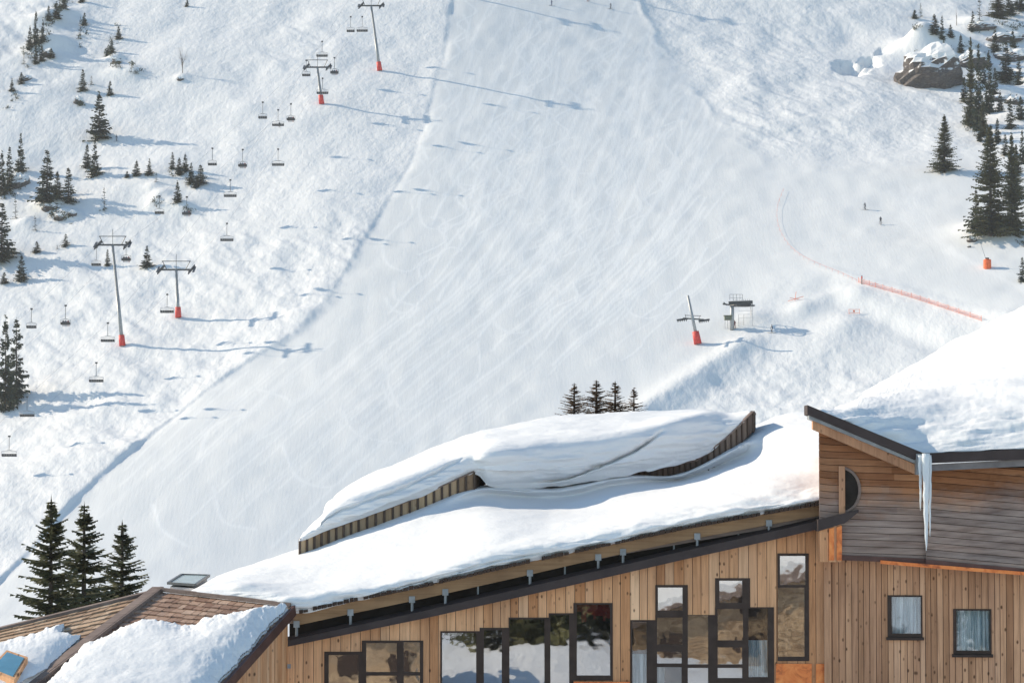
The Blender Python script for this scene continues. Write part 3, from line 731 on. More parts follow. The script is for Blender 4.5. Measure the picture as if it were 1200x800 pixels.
# ------------------------------------------------------------------ people
def skin_person(name, joints, edges, mat, label, pos, rz, group=None, scale=1.0):
    me = bpy.data.meshes.new(name); me.from_pydata([j[0] for j in joints], edges, [])
    me.materials.append(MAT[mat]); o = bpy.data.objects.new(name, me); COL.objects.link(o)
    md = o.modifiers.new('skin', 'SKIN'); md.use_smooth_shade = True
    for v, j in zip(me.skin_vertices[0].data if me.skin_vertices else [], joints): v.radius = (j[1], j[1] * .85)
    sb = o.modifiers.new('sub', 'SUBSURF'); sb.levels = 1; sb.render_levels = 1
    return o
def body(pose, mat):
    if pose == 'ski':
        J = [((0,0,.92),.15),((0,.02,1.15),.14),((0,.06,1.38),.17),((0,.08,1.52),.07),((0,.10,1.66),.11),((0,.10,1.76),.08),
             ((-.20,.06,1.42),.075),((-.32,.16,1.18),.06),((-.26,.38,1.08),.055),((.20,.06,1.42),.075),((.32,.16,1.18),.06),((.26,.38,1.08),.055),
             ((-.11,.0,.86),.11),((-.13,.14,.50),.085),((-.14,-.02,.12),.07),((-.14,.14,.06),.055),
             ((.11,.0,.86),.11),((.13,.14,.50),.085),((.14,-.02,.12),.07),((.14,.14,.06),.055)]
    else:
        J = [((0,0,.12),.17),((0,-.03,.36),.16),((0,-.02,.58),.17),((0,.0,.72),.07),((0,.04,.86),.11),((0,.04,.96),.08),
             ((-.20,0,.60),.08),((-.27,.08,.36),.06),((-.20,.32,.28),.055),((.20,0,.60),.08),((.27,.08,.36),.06),((.20,.32,.28),.055),
             ((-.11,.06,.10),.11),((-.12,.45,.10),.085),((-.13,.50,-.34),.07),((-.13,.66,-.40),.055),
             ((.11,.06,.10),.11),((.12,.45,.10),.085),((.13,.50,-.34),.07),((.13,.66,-.40),.055)]
    E = [(0,1),(1,2),(2,3),(3,4),(4,5),(2,6),(6,7),(7,8),(2,9),(9,10),(10,11),(0,12),(12,13),(13,14),(14,15),(0,16),(16,17),(17,18),(18,19)]
    me = bpy.data.meshes.new('person'); me.from_pydata([j[0] for j in J], E, [])
    o = bpy.data.objects.new('person', me); COL.objects.link(o)
    md = o.modifiers.new('skin', 'SKIN'); md.use_smooth_shade = True
    if not me.skin_vertices:
        import bmesh
        bm = bmesh.new(); bm.from_mesh(me); ly = bm.verts.layers.skin.verify()
        for v, j in zip(bm.verts, J): v[ly].radius = (j[1], j[1] * .85); v[ly].use_root = (v.index == 0)
        bm.to_mesh(me); bm.free()
    else:
        for v, j in zip(me.skin_vertices[0].data, J): v.radius = (j[1], j[1] * .85)
        me.skin_vertices[0].data[0].use_root = True
    sb = o.modifiers.new('sub', 'SUBSURF'); sb.levels = 1; sb.render_levels = 1
    dg = bpy.context.evaluated_depsgraph_get(); m2 = bpy.data.meshes.new_from_object(o.evaluated_get(dg))
    bpy.data.objects.remove(o)
    m2.name = 'person'; m2.materials.clear(); m2.materials.append(MAT[mat])
    return m2
PM = {(p_, m_): body(p_, m_) for p_ in ('ski', 'sit') for m_ in ('wear_dark', 'wear_blue', 'wear_red')}
def person(pose, mat, pos, rz, label, group=None):
    o = bpy.data.objects.new('person', PM[(pose, mat)]); COL.objects.link(o); o.location = pos; o.rotation_euler = (0, 0, rz)
    tag(o, label, 'person', group); return o
def ski_mesh():
    m = MB()
    for sx in (-1, 1):
        x = sx * .14
        m.bar((x, -.75, .02), (x, .85, .02), .09, .03); m.bar((x, .85, .02), (x, 1.0, .12), .08, .025)
    for sx in (-1, 1): m.tube([(sx * .27, .40, 1.10), (sx * .42, .15, .05)], .018, 5)
    return m
SKI = None
def skier(px, py, rz, mat, label):
    global SKI
    p = hit(px, py); e = .6
    hx = float(height(p.x + e, p.y) - height(p.x - e, p.y)) / (2 * e)
    o = person('ski', mat, p + Vector((0, 0, .05)), rz, label, 'skiers on the piste')
    if SKI is None:
        s = ski_mesh().build('skis', 'ski', o); SKI = s.data
    else:
        s = bpy.data.objects.new('skis', SKI); COL.objects.link(s); s.parent = o
    return o
skier(1014, 246, R_(60), 'wear_dark', 'dark-clothed skier on the flat piste at right, upper left of the pair')
skier(1032, 263, R_(170), 'wear_dark', 'dark-clothed skier on the flat piste at right, lower of the pair')
skier(905, 390, R_(90), 'wear_dark', 'lone person standing right of the grey lift station')
skier(646, 7, R_(-70), 'wear_blue', 'left of the three skiers at the top frame edge')
skier(689, 2, R_(200), 'wear_red', 'middle of the three skiers at the top frame edge')
skier(716, 11, R_(120), 'wear_dark', 'right of the three skiers at the top frame edge')
skier(137, 166, R_(90), 'wear_dark', 'small dark figure on the snow right of two slim spruces')
skier(861, 385, R_(20), 'wear_red', 'person in red standing at the foot of the grey lift station')

# ------------------------------------------------------------------ chairlifts
def slope_h(p): return float(height(p.x, p.y))
def tower(base_px, head_px, arm_w, name_label, pad='red_pad', pad_h=2.4, arm_len=None, mast=True, gantry=True, rot=0):
    b = hit(*base_px); k = b.y / F
    top = P(head_px[0], head_px[1], b.y - 1.0)
    H_ = (top - b).length; ax = (top - b).normalized()
    root = thing('lift_tower', name_label, 'lift tower', b, 'chairlift towers')
    t0 = top - b
    m = MB(); m.tube([-ax * .5, ax * H_ * .5, ax * H_ * .5, t0], [.46, .38, .33, .27], 12); m.build('pole', 'tower', root, True)
    m = MB(); m.tube([ax * .02, ax * pad_h], [.72, .64], 12); m.build('base_pad', pad, root, True)
    half = arm_w * k / 2
    ar = MB(); ar.bar(t0 + Vector((-half, 0, 0)), t0 + Vector((half, 0, 0)), .35, .38); ar.build('crossarm', 'steel_dark', root)
    if gantry:
        g = MB(); hh = 1.9
        for sx in (-1, 1):
            g.tube([t0 + Vector((sx * half * .62, 0, .1)), t0 + Vector((sx * half * .9, 0, hh))], .09, 5)
        g.tube([t0 + Vector((-half * .95, 0, hh)), t0 + Vector((half * .95, 0, hh))], .09, 5)
        g.tube([t0, t0 + Vector((0, 0, hh + (1.6 if mast else .2)))], .06, 5)
        g.build('gantry', 'steel_dark', root)
    for sx in (-1, 1):
        s = MB(); e = t0 + Vector((sx * half, 0, 0))
        dirv = Vector((.22, 1, .42)).normalized()
        s.bar(e - dirv * 2.6 + Vector((0, 0, -.1)), e + dirv * 2.6 + Vector((0, 0, -.1)), .16, .34)
        for q in range(-3, 4):
            c = e + dirv * q * .75 + Vector((0, 0, .18)); s.tube([c + Vector((-.09, 0, 0)), c + Vector((.09, 0, 0))], .3, 9)
        s.bar(e + Vector((sx * .6, -2.2, -.7)), e + Vector((sx * .6, 2.2, .8)), .5, .08)
        s.build('sheave_train', 'steel_dark', root)
    lad = MB(); 
    for sx in (-.16, .16): lad.tube([Vector((sx, -.5, 0)) + ax * 2.5, Vector((sx, -.38, 0)) + ax * (H_ - .4)], .03, 4)
    lad.build('ladder', 'galv', root)
    return root, b, top, half
T1 = tower((143.5, 405), (132, 287), 34, 'tallest lift tower with red base at the left, on the lift with small chairs')
T2 = tower((209, 372), (206.5, 316), 36, 'short lift tower with wide head just right of the tallest one')
T3 = tower((377, 122), (372, 79), 26, 'short lift tower in the upper part, left of the top one')
T4 = tower((445, 83), (435, 7), 24, 'topmost visible lift tower, its head cut by the top frame edge')
T5 = tower((512, -12), (505, -60), 26, 'lift tower standing above the top frame edge')
T6 = tower((560, -42), (548, -120), 26, 'second lift tower standing above the top frame edge')

def chair_parts(root, width, seats):
    # origin at the grip; seat hangs 4.2 m below
    L = 4.0
    m = MB(); m.tube([(0, 0, 0), (0, -.25, -.6), (0, -.25, -L + 1.25)], .055, 6); m.box(-.22, .22, -.35, .35, -.16, .16); m.build('hanger', 'steel_dark', root)
    m = MB(); wd = width / 2
    m.tube([(-wd, 0, -L + .1), (-wd * .98, -.2, -L + .95), (0, -.25, -L + 1.25), (wd * .98, -.2, -L + .95), (wd, 0, -L + .1)], .045, 6)
    m.tube([(-wd * .5, -.2, -L + 1.1), (wd * .5, -.2, -L + 1.1)], .04, 5); m.build('bail', 'galv', root)
    m = MB()
    for i in range(seats):
        x0 = -wd + .04 + i * (2 * wd - .08) / seats; x1 = x0 + (2 * wd - .08) / seats - .03
        m.box(x0, x1, -.05, .48, -L - .05, -L + .10)
    m.build('seat', 'steel_dark', root)
    m = MB()
    for i in range(seats):
        x0 = -wd + .04 + i * (2 * wd - .08) / seats; x1 = x0 + (2 * wd - .08) / seats - .03
        m.hexa([(x0,-.12,-L+.06),(x1,-.12,-L+.06),(x1,-.02,-L+.06),(x0,-.02,-L+.06),(x0,-.28,-L+.52),(x1,-.28,-L+.52),(x1,-.2,-L+.52),(x0,-.2,-L+.52)])
    m.build('backrest', 'steel_dark', root)
    m = MB(); m.tube([(-wd * .9, 0, -L + .75), (-wd * .9, .45, -L + .8), (wd * .9, .45, -L + .8), (wd * .9, 0, -L + .75)], .03, 5)
    m.build('safety_bar', 'galv', root)
CH = {}
def chair(kind, px, py, Y, label, riders=0):
    w_, s_ = (3.05, 6) if kind == 'wide' else (2.15, 4)
    pos = P(px, py, Y); grp = 'six-seat lift chairs' if kind == 'wide' else 'four-seat lift chairs'
    if kind not in CH:
        r = thing('lift_chair', label, 'lift chair', pos, grp); chair_parts(r, w_, s_); CH[kind] = r
    else:
        r = copy_tree(CH[kind]); r.location = pos; r['label'] = label; r['group'] = grp
    sw = (2 * (w_ / 2) - .08) / s_
    names = ['leftmost', 'second from left', 'third from left', 'rightmost']
    if riders == 1:
        person('sit', 'wear_dark', pos + Vector((.3, .12, -3.98)), 0, 'only rider sitting on a wide chair, left cable, upper slope', 'lift riders')
    elif riders:
        for i in range(riders):
            x = -w_ / 2 + .04 + sw * (i + .5) + (s_ - riders) * sw / 2
            nm = names[i] if i < riders - 1 else 'rightmost'
            person('sit', ('wear_dark', 'wear_blue', 'wear_red', 'wear_dark')[i], pos + Vector((x, .12, -3.98)), 0, '%s rider on the %s' % (nm, label.replace('chair carrying riders up the right cable of the lift with small chairs', 'small chair going up')), 'lift riders')
    return r
# depth along each lift from its towers (straight 3-D line between the heads)
def depth_fn(Ta, Tb):
    (ya, Ya), (yb, Yb) = (Ta[2], 0), (Tb[2], 0)
    A = Ta[2]; B = Tb[2]
    def pyof(p): 
        v = p.z / p.y; return v
    va, vb = pyof(A), pyof(B); ia, ib = 1 / A.y, 1 / B.y
    def f(px, py):
        _, v = ray(px, py); t = (float(v) - va) / (vb - va); return 1 / (ia + (ib - ia) * t)
    return f
dA = depth_fn(T2, T3); dB = depth_fn(T1, T4)
A1 = [(11,511),(113,425),(196,345),(266,262),(326,175),(378,92),(424.5,20)]
A2 = [(32,465),(126.5,378.5),(200,296),(270,211),(326,129),(377.5,49)]
B1 = [(37,362),(113,290),(187,230),(249,174),(308,120),(359,71),(411,20)]
B2 = [(77,358),(148,284),(219,231),(284.5,175.5),(341,122),(392,68)]
ordn = ['lowest', 'second lowest', 'third lowest', 'fourth lowest', 'fifth lowest', 'second highest', 'highest']
for i, (px, py) in enumerate(A1):
    chair('wide', px, py, dA(px, py), '%s chair hanging on the right cable of the lift with wide chairs' % ordn[i])
for i, (px, py) in enumerate(A2):
    if i == 2: continue
    chair('wide', px, py, dA(px, py), '%s chair hanging on the left cable of the lift with wide chairs' % ordn[i if i < 2 else i - 1 if i < 5 else 6], 1 if i == 4 else 0)
for i, (px, py) in enumerate(B1):
    chair('narrow', px, py, dB(px, py), '%s chair hanging on the left cable of the lift with small chairs' % ordn[i])
for i, (px, py) in enumerate(B2):
    chair('narrow', px, py, dB(px, py), '%s chair carrying riders up the right cable of the lift with small chairs' % ordn[i if i < 5 else 6], 3)
def cable(pts, df, label, e0, e1):
    a = [P(px, py, df(px, py)) for px, py in [e0] + pts + [e1]]
    m = MB(); m.tube([p + Vector((0, 0, .05)) for p in a], .012, 4); o = m.build('lift_cable', 'steel_dark'); tag(o, label, 'cable', 'chairlift cables')
cable(A1, dA, 'right cable of the lift with wide chairs', (-110, 610), (470, -60)); cable(A2, dA, 'left cable of the lift with wide chairs', (-80, 570), (440, -50))
cable(B1, dB, 'left cable of the lift with small chairs', (-80, 470), (470, -50)); cable(B2, dB, 'right cable of the lift with small chairs', (-60, 500), (500, -50))

# lower tower with slack arm and lift station
def low_tower():
    b = hit(818, 403); top = P(806, 346, b.y); k = b.y / F
    root = thing('lift_tower', 'leaning grey mast with bright red base pad left of the lift station', 'lift tower', b, 'chairlift towers')
    t0 = top - b; ax = t0.normalized(); L = t0.length
    m = MB(); m.tube([-ax * .4, t0], [.42, .24], 10); m.build('pole', 'tower', root, True)
    m = MB(); m.tube([ax * .05, ax * (L * .26)], [.85, .72], 12); m.build('base_pad', 'red_pad', root, True)
    c = ax * L * .52; m = MB()
    m.bar(c + Vector((-2.0, 0, .1)), c + Vector((2.4, 0, -.2)), .2, .28)
    m.tube([c + Vector((-1.5, 0, .7)), c + Vector((1.7, 0, .6))], .06, 5); m.tube([c + Vector((-1.4, 0, .1)), c + Vector((-1.6, 0, .9))], .06, 5); m.tube([c + Vector((1.2, 0, -.1)), c + Vector((1.7, 0, .7))], .06, 5)
    m.build('crossarm', 'steel_dark', root)
    for e in (Vector((-2.2, 0, -.15)), Vector((2.4, 0, -.35))):
        m = MB(); dv = Vector((.75, 1, .15)).normalized(); m.bar(c + e - dv * 2, c + e + dv * 2, .2, .4)
        for q in range(-2, 3): m.tube([c + e + dv * q * .8 + Vector((-.08, 0, -.2)), c + e + dv * q * .8 + Vector((.08, 0, -.2))], .28, 8)
        m.build('sheave_train', 'steel_dark', root)
low_tower()
def station():
    b = hit(858, 386); k = b.y / F; root = thing('lift_station', 'grey open chairlift return station with a tall post', 'lift station', b)
    s = k
    m = MB(); m.tube([(0, 0, -.4), (0, 0, 32 * s)], [.5, .4], 10); m.build('post', 'tower', root, True)
    m = MB(); m.bar((-4 * s, 0, 31 * s), (24 * s, 0, 32 * s), 1.2, .7); m.bar((2 * s, 0, 29 * s), (22 * s, .6, 29.5 * s), .8, .3)
    for i in range(9): m.tube([((2 + 2.3 * i) * s, -.6, 33 * s), ((2 + 2.3 * i) * s, -.6, 35.5 * s)], .05, 4)
    m.build('machine_deck', 'steel_dark', root)
    m = MB(); 
    nn = 24; R0 = 2.6
    pts = [Vector((12 * s + R0 * math.cos(2 * math.pi * i / nn), R0 * math.sin(2 * math.pi * i / nn), 28 * s)) for i in range(nn + 1)]
    m.tube(pts, .14, 6); 
    for i in range(0, nn, 4): m.tube([(12 * s, 0, 28 * s), pts[i]], .08, 5)
    m.build('bull_wheel', 'steel_dark', root)
    m = MB()
    for x in (-3, 1, 5, 9, 12): m.tube([(x * s, -.7, 34 * s), (x * s, -.7, 41 * s)], .045, 4)
    m.tube([(-3 * s, -.7, 41 * s), (12 * s, -.7, 41 * s)], .045, 4); m.tube([(-3 * s, -.7, 37 * s), (12 * s, -.7, 37 * s)], .035, 4); m.build('railing', 'steel_dark', root)
    m = MB(); m.tube([(-11 * s, 0, 30 * s), (-4 * s, 0, 29 * s), (-1 * s, 0, 31 * s)], .16, 6); m.tube([(-10 * s, 0, 32 * s), (-6 * s, 0, 28.5 * s)], .12, 5); m.build('guide_arm', 'steel_dark', root)
    m = MB(); m.box(-9 * s, -1 * s, -1, 1, 11 * s, 16 * s); m.box(-10 * s, 0, -1.1, 1.1, 16 * s, 16.6 * s); m.build('operator_platform', simple('olive_panel', (.13, .14, .10), .7), root)
    m = MB()
    for x in (-8, -5, 8, 14, 24): m.tube([(x * s, .8 if x < 20 else 0, -.5), (x * s, .8 if x < 20 else 0, (11 if x < 0 else 18 if x < 20 else 32) * s)], .05, 4)
    for z in (14, 18, 22): m.tube([(8 * s, .8, z * s), (24 * s, 0, z * s)], .03, 4)
    m.build('frame', 'galv', root)
    m = MB(); m.bar((22 * s, -.6, 16 * s), (22 * s, .2, 30 * s), .05, 1.6, r=.5); m.build('side_screen', simple('pale_mesh', (.55, .53, .52), .8), root)
station()

# ------------------------------------------------------------------ nets, marker, box
def fence(pts, label, hgt, post_every=1, sag=0.0, name='safety_net', alpha=None):
    W = march(height, [p[0] for p in pts], [p[1] for p in pts]); P3 = [Vector((x, Y, float(height(x, Y)))) for x, Y in W]
    root = thing(name, label, 'safety net', P3[0]); o0 = P3[0]
    m = MB(); n = MB()
    for p in P3: m.tube([p - o0 - Vector((0, 0, .3)), p - o0 + Vector((0, 0, hgt + .25))], .05, 5)
    m.build('posts', 'net', root)
    for a, b in zip(P3[:-1], P3[1:]):
        a = a - o0; b = b - o0; nn = max(2, int((b - a).length / .35))
        for j in range(4):
            z = .1 + (hgt - .1) * j / 3; n.bar(a + Vector((0, 0, z)), b + Vector((0, 0, z)), .03, .05)
        for i in range(nn):
            q = a.lerp(b, i / nn); n.bar(q + Vector((0, 0, .05)), q + Vector((0.001, 0, hgt)), .03, .03, (0, 1, 0))
    n.build('netting', 'net', root)
def densify(pts, n): return [tuple(p) for p in cr_spline(pts, n)]
fence(densify([(1006,331),(1030,338),(1068,349),(1105,361),(1150,376)], 15), 'long orange safety net along the edge of the flat piste at right', .9)
def marks(pts, label):
    W = march(height, [p[0] for p in pts], [p[1] for p in pts]); P3 = [Vector((x, Y, float(height(x, Y)))) for x, Y in W]
    root = thing('rope_line', label, 'rope line', P3[0]); o0 = P3[0]; 
    m = MB(); [m.tube([p - o0 - Vector((0, 0, .3)), p - o0 + Vector((0, 0, .7))], .03, 4) for p in P3]; m.build('stakes', 'net', root)
    m = MB(); m.tube([p - o0 + Vector((0, 0, .6)) for p in P3], .02, 4); m.build('rope', 'net', root)
marks(densify([(918,224),(911,245),(912,266),(922,286),(938,301),(960,312),(985,322),(1004,331)], 26), 'thin faded red rope line curving round the flat piste')
def xmark():
    p = hit(932, 352); root = thing('piste_marker', 'red crossed poles stuck in the snow right of the lift station', 'marker', p, None)
    m = MB(); m.tube([(-1.6, 0, -.1), (1.8, 0, .9)], .06, 5); m.build('long_pole', 'net', root)
    m = MB(); m.tube([(-.1, 0, -.1), (.2, 0, 1.9)], .06, 5); m.tube([(-1.2, .2, .6), (1.1, .2, .2)], .05, 5); m.build('short_pole', 'net', root)
xmark()
def sign_frame():
    p = hit(1001, 368); root = thing('snow_barrier', 'small red rectangular net barrier on two posts in the hollow', 'barrier', p)
    m = MB(); m.tube([(-1.1, 0, -.4), (-1.1, 0, 1.1)], .05, 5); m.tube([(1.1, 0, -.4), (1.1, 0, 1.1)], .05, 5); m.build('posts', 'net', root)
    m = MB(); m.bar((-1.1, 0, 1.0), (1.1, 0, 1.0), .05, .08); m.bar((-1.1, 0, .3), (1.1, 0, .3), .05, .08); m.box(-.25, .15, -.03, .03, .45, .85)
    m.build('netting', 'net', root)
sign_frame()
p = hit(1157, 314); root = thing('snow_gun', 'bright orange padded box at the foot of a thin grey lance', 'snow gun', p)
m = MB(); m.tube([(0, 0, -.3), (0, 0, 1.7), (0, 0, 1.9)], [.85, .85, .7], 14); m.build('pad', 'orange_pad', root, False)
m = MB(); m.tube([(-.2, 0, 1.5), (-1.6, 0, 6.0)], .05, 5); m.build('lance', 'galv', root)
m = MB(); m.box(-.35, .35, -.2, .3, 1.9, 2.25); m.build('control_head', 'steel_dark', root)
p = hit(1010, 333); root = thing('marker_post', 'short dark post at the left end of the orange net', 'post', p)
m = MB(); m.tube([(0, 0, -.4), (0, 0, 1.9)], .10, 6); m.build('post', 'steel_dark', root); m = MB(); m.tube([(0, 0, 1.2), (0, 0, 1.7)], .16, 6); m.build('reflector', 'red_pad', root)

# ------------------------------------------------------------------ BUILDINGS
class Wall:            # a vertical plane through two image points at two depths
    def __init__(s, pa, Ya, pb, Yb):
        a = P(pa, 560, Ya); b = P(pb, 560, Yb); s.o = Vector((a.x, a.y, 0)); s.u = Vector((b.x - a.x, b.y - a.y, 0)).normalized()
        s.n = Vector((s.u.y, -s.u.x, 0))
    def at(s, px, py):
        a, v = ray(px, py); d = Vector((float(a), 1, float(v))); t = s.o.dot(s.n) / d.dot(s.n); q = d * t
        return (q - s.o).dot(s.u), q.z
    def p(s, u, z, d=0.0): 
        q = s.o + s.u * u + s.n * d; return Vector((q.x, q.y, z))
def vboards(W, u0, u1, zbot, ztop, bw, name, mat, parent, holes=(), batten=None, d0=0.0, seed=1, thick=.04, zbf=None):
    rn = random.Random(seed); m = MB(); u = u0
    while u < u1 - 1e-3:
        w_ = min(bw * rn.uniform(.85, 1.15), u1 - u); g = .006; d = d0 + rn.uniform(0, .008); r = rn.random()
        cuts = sorted({u + g, u + w_ - g} | {c for h in holes for c in (h[0], h[1]) if u + g < c < u + w_ - g})
        for a, b in zip(cuts[:-1], cuts[1:]):
            mid = (a + b) / 2; segs = [(zbot(mid) if callable(zbot) else zbot, None)]
            zs = []; cur = zbot(mid) if callable(zbot) else zbot
            for h in sorted([h for h in holes if h[0] < mid < h[1]], key=lambda h: h[2]):
                if h[2] > cur: zs.append((cur, cur, h[2], h[2]))
                cur = max(cur, h[3])
            zb0 = cur
            zs.append((zb0, zb0, ztop(a), ztop(b)))
            for (za, zb, zc, zd) in zs:
                if min(zc, zd) <= za: continue
                if callable(zbot) and za == (zbot(mid)): za, zb = zbot(a), zbot(b)
                m.hexa([W.p(a,za,d), W.p(b,zb,d), W.p(b,zb,d-thick), W.p(a,za,d-thick), W.p(a,zc,d), W.p(b,zd,d), W.p(b,zd,d-thick), W.p(a,zc,d-thick)], r)
        if batten:
            uu = u + w_; inh = [h for h in holes if h[0] - .02 < uu < h[1] + .02]
            if not inh and uu < u1 - .02:
                m.hexa([W.p(uu-batten/2, (zbot(uu) if callable(zbot) else zbot), d0+.03), W.p(uu+batten/2, (zbot(uu) if callable(zbot) else zbot), d0+.03), W.p(uu+batten/2, (zbot(uu) if callable(zbot) else zbot), d0), W.p(uu-batten/2, (zbot(uu) if callable(zbot) else zbot), d0),
                        W.p(uu-batten/2, ztop(uu), d0+.03), W.p(uu+batten/2, ztop(uu), d0+.03), W.p(uu+batten/2, ztop(uu), d0), W.p(uu-batten/2, ztop(uu), d0)], rn.random() * .3)
        u += w_
    return m.build(name, mat, parent)
def pane_box(W, h, name, mat, parent, d, th=.01, r=.5):
    m = MB(); a, b, z0, z1 = h
    m.hexa([W.p(a,z0,d), W.p(b,z0,d), W.p(b,z0,d-th), W.p(a,z0,d-th), W.p(a,z1,d), W.p(b,z1,d), W.p(b,z1,d-th), W.p(a,z1,d-th)], r)
    return m.build(name, mat, parent)
def rect(W, x0, y0, x1, y1):
    xm, ym = (x0 + x1) / 2, (y0 + y1) / 2
    return (W.at(x0, ym)[0], W.at(x1, ym)[0], W.at(xm, y1)[1], W.at(xm, y0)[1])
def framed(W, parent, h, panes, fmat='frame', curt=None, label=None, fd=.02, gclear=False):
    """window: frame filling the hole h, panes cut out of it; all as parts"""
    fr = MB(); us = sorted({h[0], h[1]} | {p[0] for p in panes} | {p[1] for p in panes}); zs = sorted({h[2], h[3]} | {p[2] for p in panes} | {p[3] for p in panes})
    for a, b in zip(us[:-1], us[1:]):
        for c, d in zip(zs[:-1], zs[1:]):
            um, zm = (a+b)/2, (c+d)/2
            if any(p[0] < um < p[1] and p[2] < zm < p[3] for p in panes): continue
            if not (h[0] - 1e-6 <= um <= h[1] + 1e-6 and h[2] - 1e-6 <= zm <= h[3] + 1e-6): continue
            fr.hexa([W.p(a,c,fd), W.p(b,c,fd), W.p(b,c,fd-.10), W.p(a,c,fd-.10), W.p(a,d,fd), W.p(b,d,fd), W.p(b,d,fd-.10), W.p(a,d,fd-.10)])
    w_ = fr.build('window', fmat, parent)
    if label: w_['label'] = label
    for i, p in enumerate(panes):
        cl = gclear or any(c[0] < p[1] and c[1] > p[0] and c[2] < p[3] and c[3] > p[2] for c in (curt or []))
        pane_box(W, p, 'pane', 'glass_clear' if cl else 'glass', w_, -.03)
    for c in (curt or []):
        m = MB(); a, b, z0, z1 = c; n = 26
        for i in range(n):
            ua, ub = a + (b-a)*i/n, a + (b-a)*(i+1)/n; da, db = -.13 + .025*math.sin(i*2.1), -.13 + .025*math.sin((i+1)*2.1)
            m.quad(W.p(ua,z0,da), W.p(ub,z0,db), W.p(ub,z1,db), W.p(ua,z1,da))
        m.build('curtain', 'curtain', w_)
    return w_
def prism(m, A, B, offs, r=.5):     # sweep a rectangle (list of 4 offsets) from A to B
    m.hexa([A+offs[0], B+offs[0], B+offs[1], A+offs[1], A+offs[3], B+offs[3], B+offs[2], A+offs[2]], r)
def pl(x, tab): return float(np.interp(x, [t[0] for t in tab], [t[1] for t in tab]))

# ---- main building
main = thing('wooden_building', 'long larch-clad building with a sloping eave and many windows in the middle', 'building')
WM = Wall(335, 72.0, 975, 72.0)
FT = [(325,749.5),(335,747),(500,711),(600,688),(700,665),(800,642),(900,620),(968,604),(990,599)]      # fascia top
FB = [(325,759.5),(335,757),(500,723),(600,700.5),(700,678),(800,655),(900,633),(968,617),(990,612)]     # fascia bottom
uz = lambda W, tab: [(W.at(x, y)) for x, y in tab]
FBu = uz(WM, FB); FTu = uz(WM, FT)
def h4(x0, y0, x1, y1): return rect(WM, x0, y0, x1, y1)
win = []       # (hole, panes, curtains, label)
win.append((h4(380,763,424,830), [h4(385,767,420,830)], [], 'leftmost window, wide pane in a brown frame'))
win.append((h4(424,750,496,830), [h4(429,753,465,787), h4(473,752,492,787), h4(429,791,465,830), h4(473,791,492,830)], [], None))
win.append((h4(516,739,562,830), [h4(518,741,558,830)], [], None))
win.append((h4(562,735,596,830), [h4(567,738,588,830)], [], None))
win.append((h4(596,723,643,830), [h4(597,725,638,830)], [], 'tall wide window reflecting dark trees'))
win.append((h4(643,718,672,830), [h4(645,720,667,830)], [], None))
win.append((h4(672,706,718,797), [h4(676,708,715,791)], [], None))
win[-1] = (h4(672,706,718,797), [h4(676,708,715,791)], [], 'window with a painted red reflection at its top, in the middle of the facade')
win.append((h4(739,726,768,830), [h4(741,728,758,830)], [h4(741,766,758,830)], None))
win.append((h4(768,685,806,720), [h4(771,688,800,715)], [], None))
win.append((h4(768,720,838,830), [h4(770,723,800,755), h4(770,763,799,777), h4(770,781,799,830), h4(806,720.5,830,778), h4(806,782,830,830)], [h4(770,781,779,830)], None))
win.append((h4(838,677,879,711), [h4(843,680,870,706)], [], None))
win.append((h4(838,711,907,800), [h4(841,713,871,750), h4(841,758,870,778), h4(841,782,870,794), h4(877,712.5,900,793)], [h4(877,750,900,793)], None))
win.append((h4(911,648,948,774), [h4(914,651,944,685), h4(909+2.5,688,943,769)], [], 'tall narrow window of two panes at the right end of the facade'))
holes = [x[0] for x in win]
ztopf = lambda u: pl(u, FBu) - .005
vboards(WM, WM.at(336,700)[0], WM.at(971,700)[0], -10.5, ztopf, .215, 'wall', 'larch', main, holes, seed=4)
for h, pn, cu, lb in win: framed(WM, main, h, pn, curt=cu, label=lb)
m = MB(); rb_ = h4(676,708,715,722); rn = random.Random(2)  # red strips behind the pane, put in to stand for a red reflection
for i in range(14):
    a, b = rb_[0] + (rb_[1]-rb_[0])*i/14, rb_[0] + (rb_[1]-rb_[0])*(i+1)/14; zb = rb_[2] + rn.uniform(-.15, .12)
    m.quad(WM.p(a, zb, -.06 - .015*(i % 2)), WM.p(b, zb, -.06 - .015*((i+1) % 2)), WM.p(b, rb_[3], -.06 - .015*((i+1) % 2)), WM.p(a, rb_[3], -.06 - .015*(i % 2)))
m.build('reflection_strip', simple('red_reflection', (.85, .05, .05), .8), main)
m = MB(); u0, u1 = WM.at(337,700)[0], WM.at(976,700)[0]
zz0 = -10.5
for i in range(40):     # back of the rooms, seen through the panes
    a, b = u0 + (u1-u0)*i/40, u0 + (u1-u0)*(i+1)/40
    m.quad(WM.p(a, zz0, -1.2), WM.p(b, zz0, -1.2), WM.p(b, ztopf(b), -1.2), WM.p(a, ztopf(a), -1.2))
m.build('room_backing', 'inside', main)
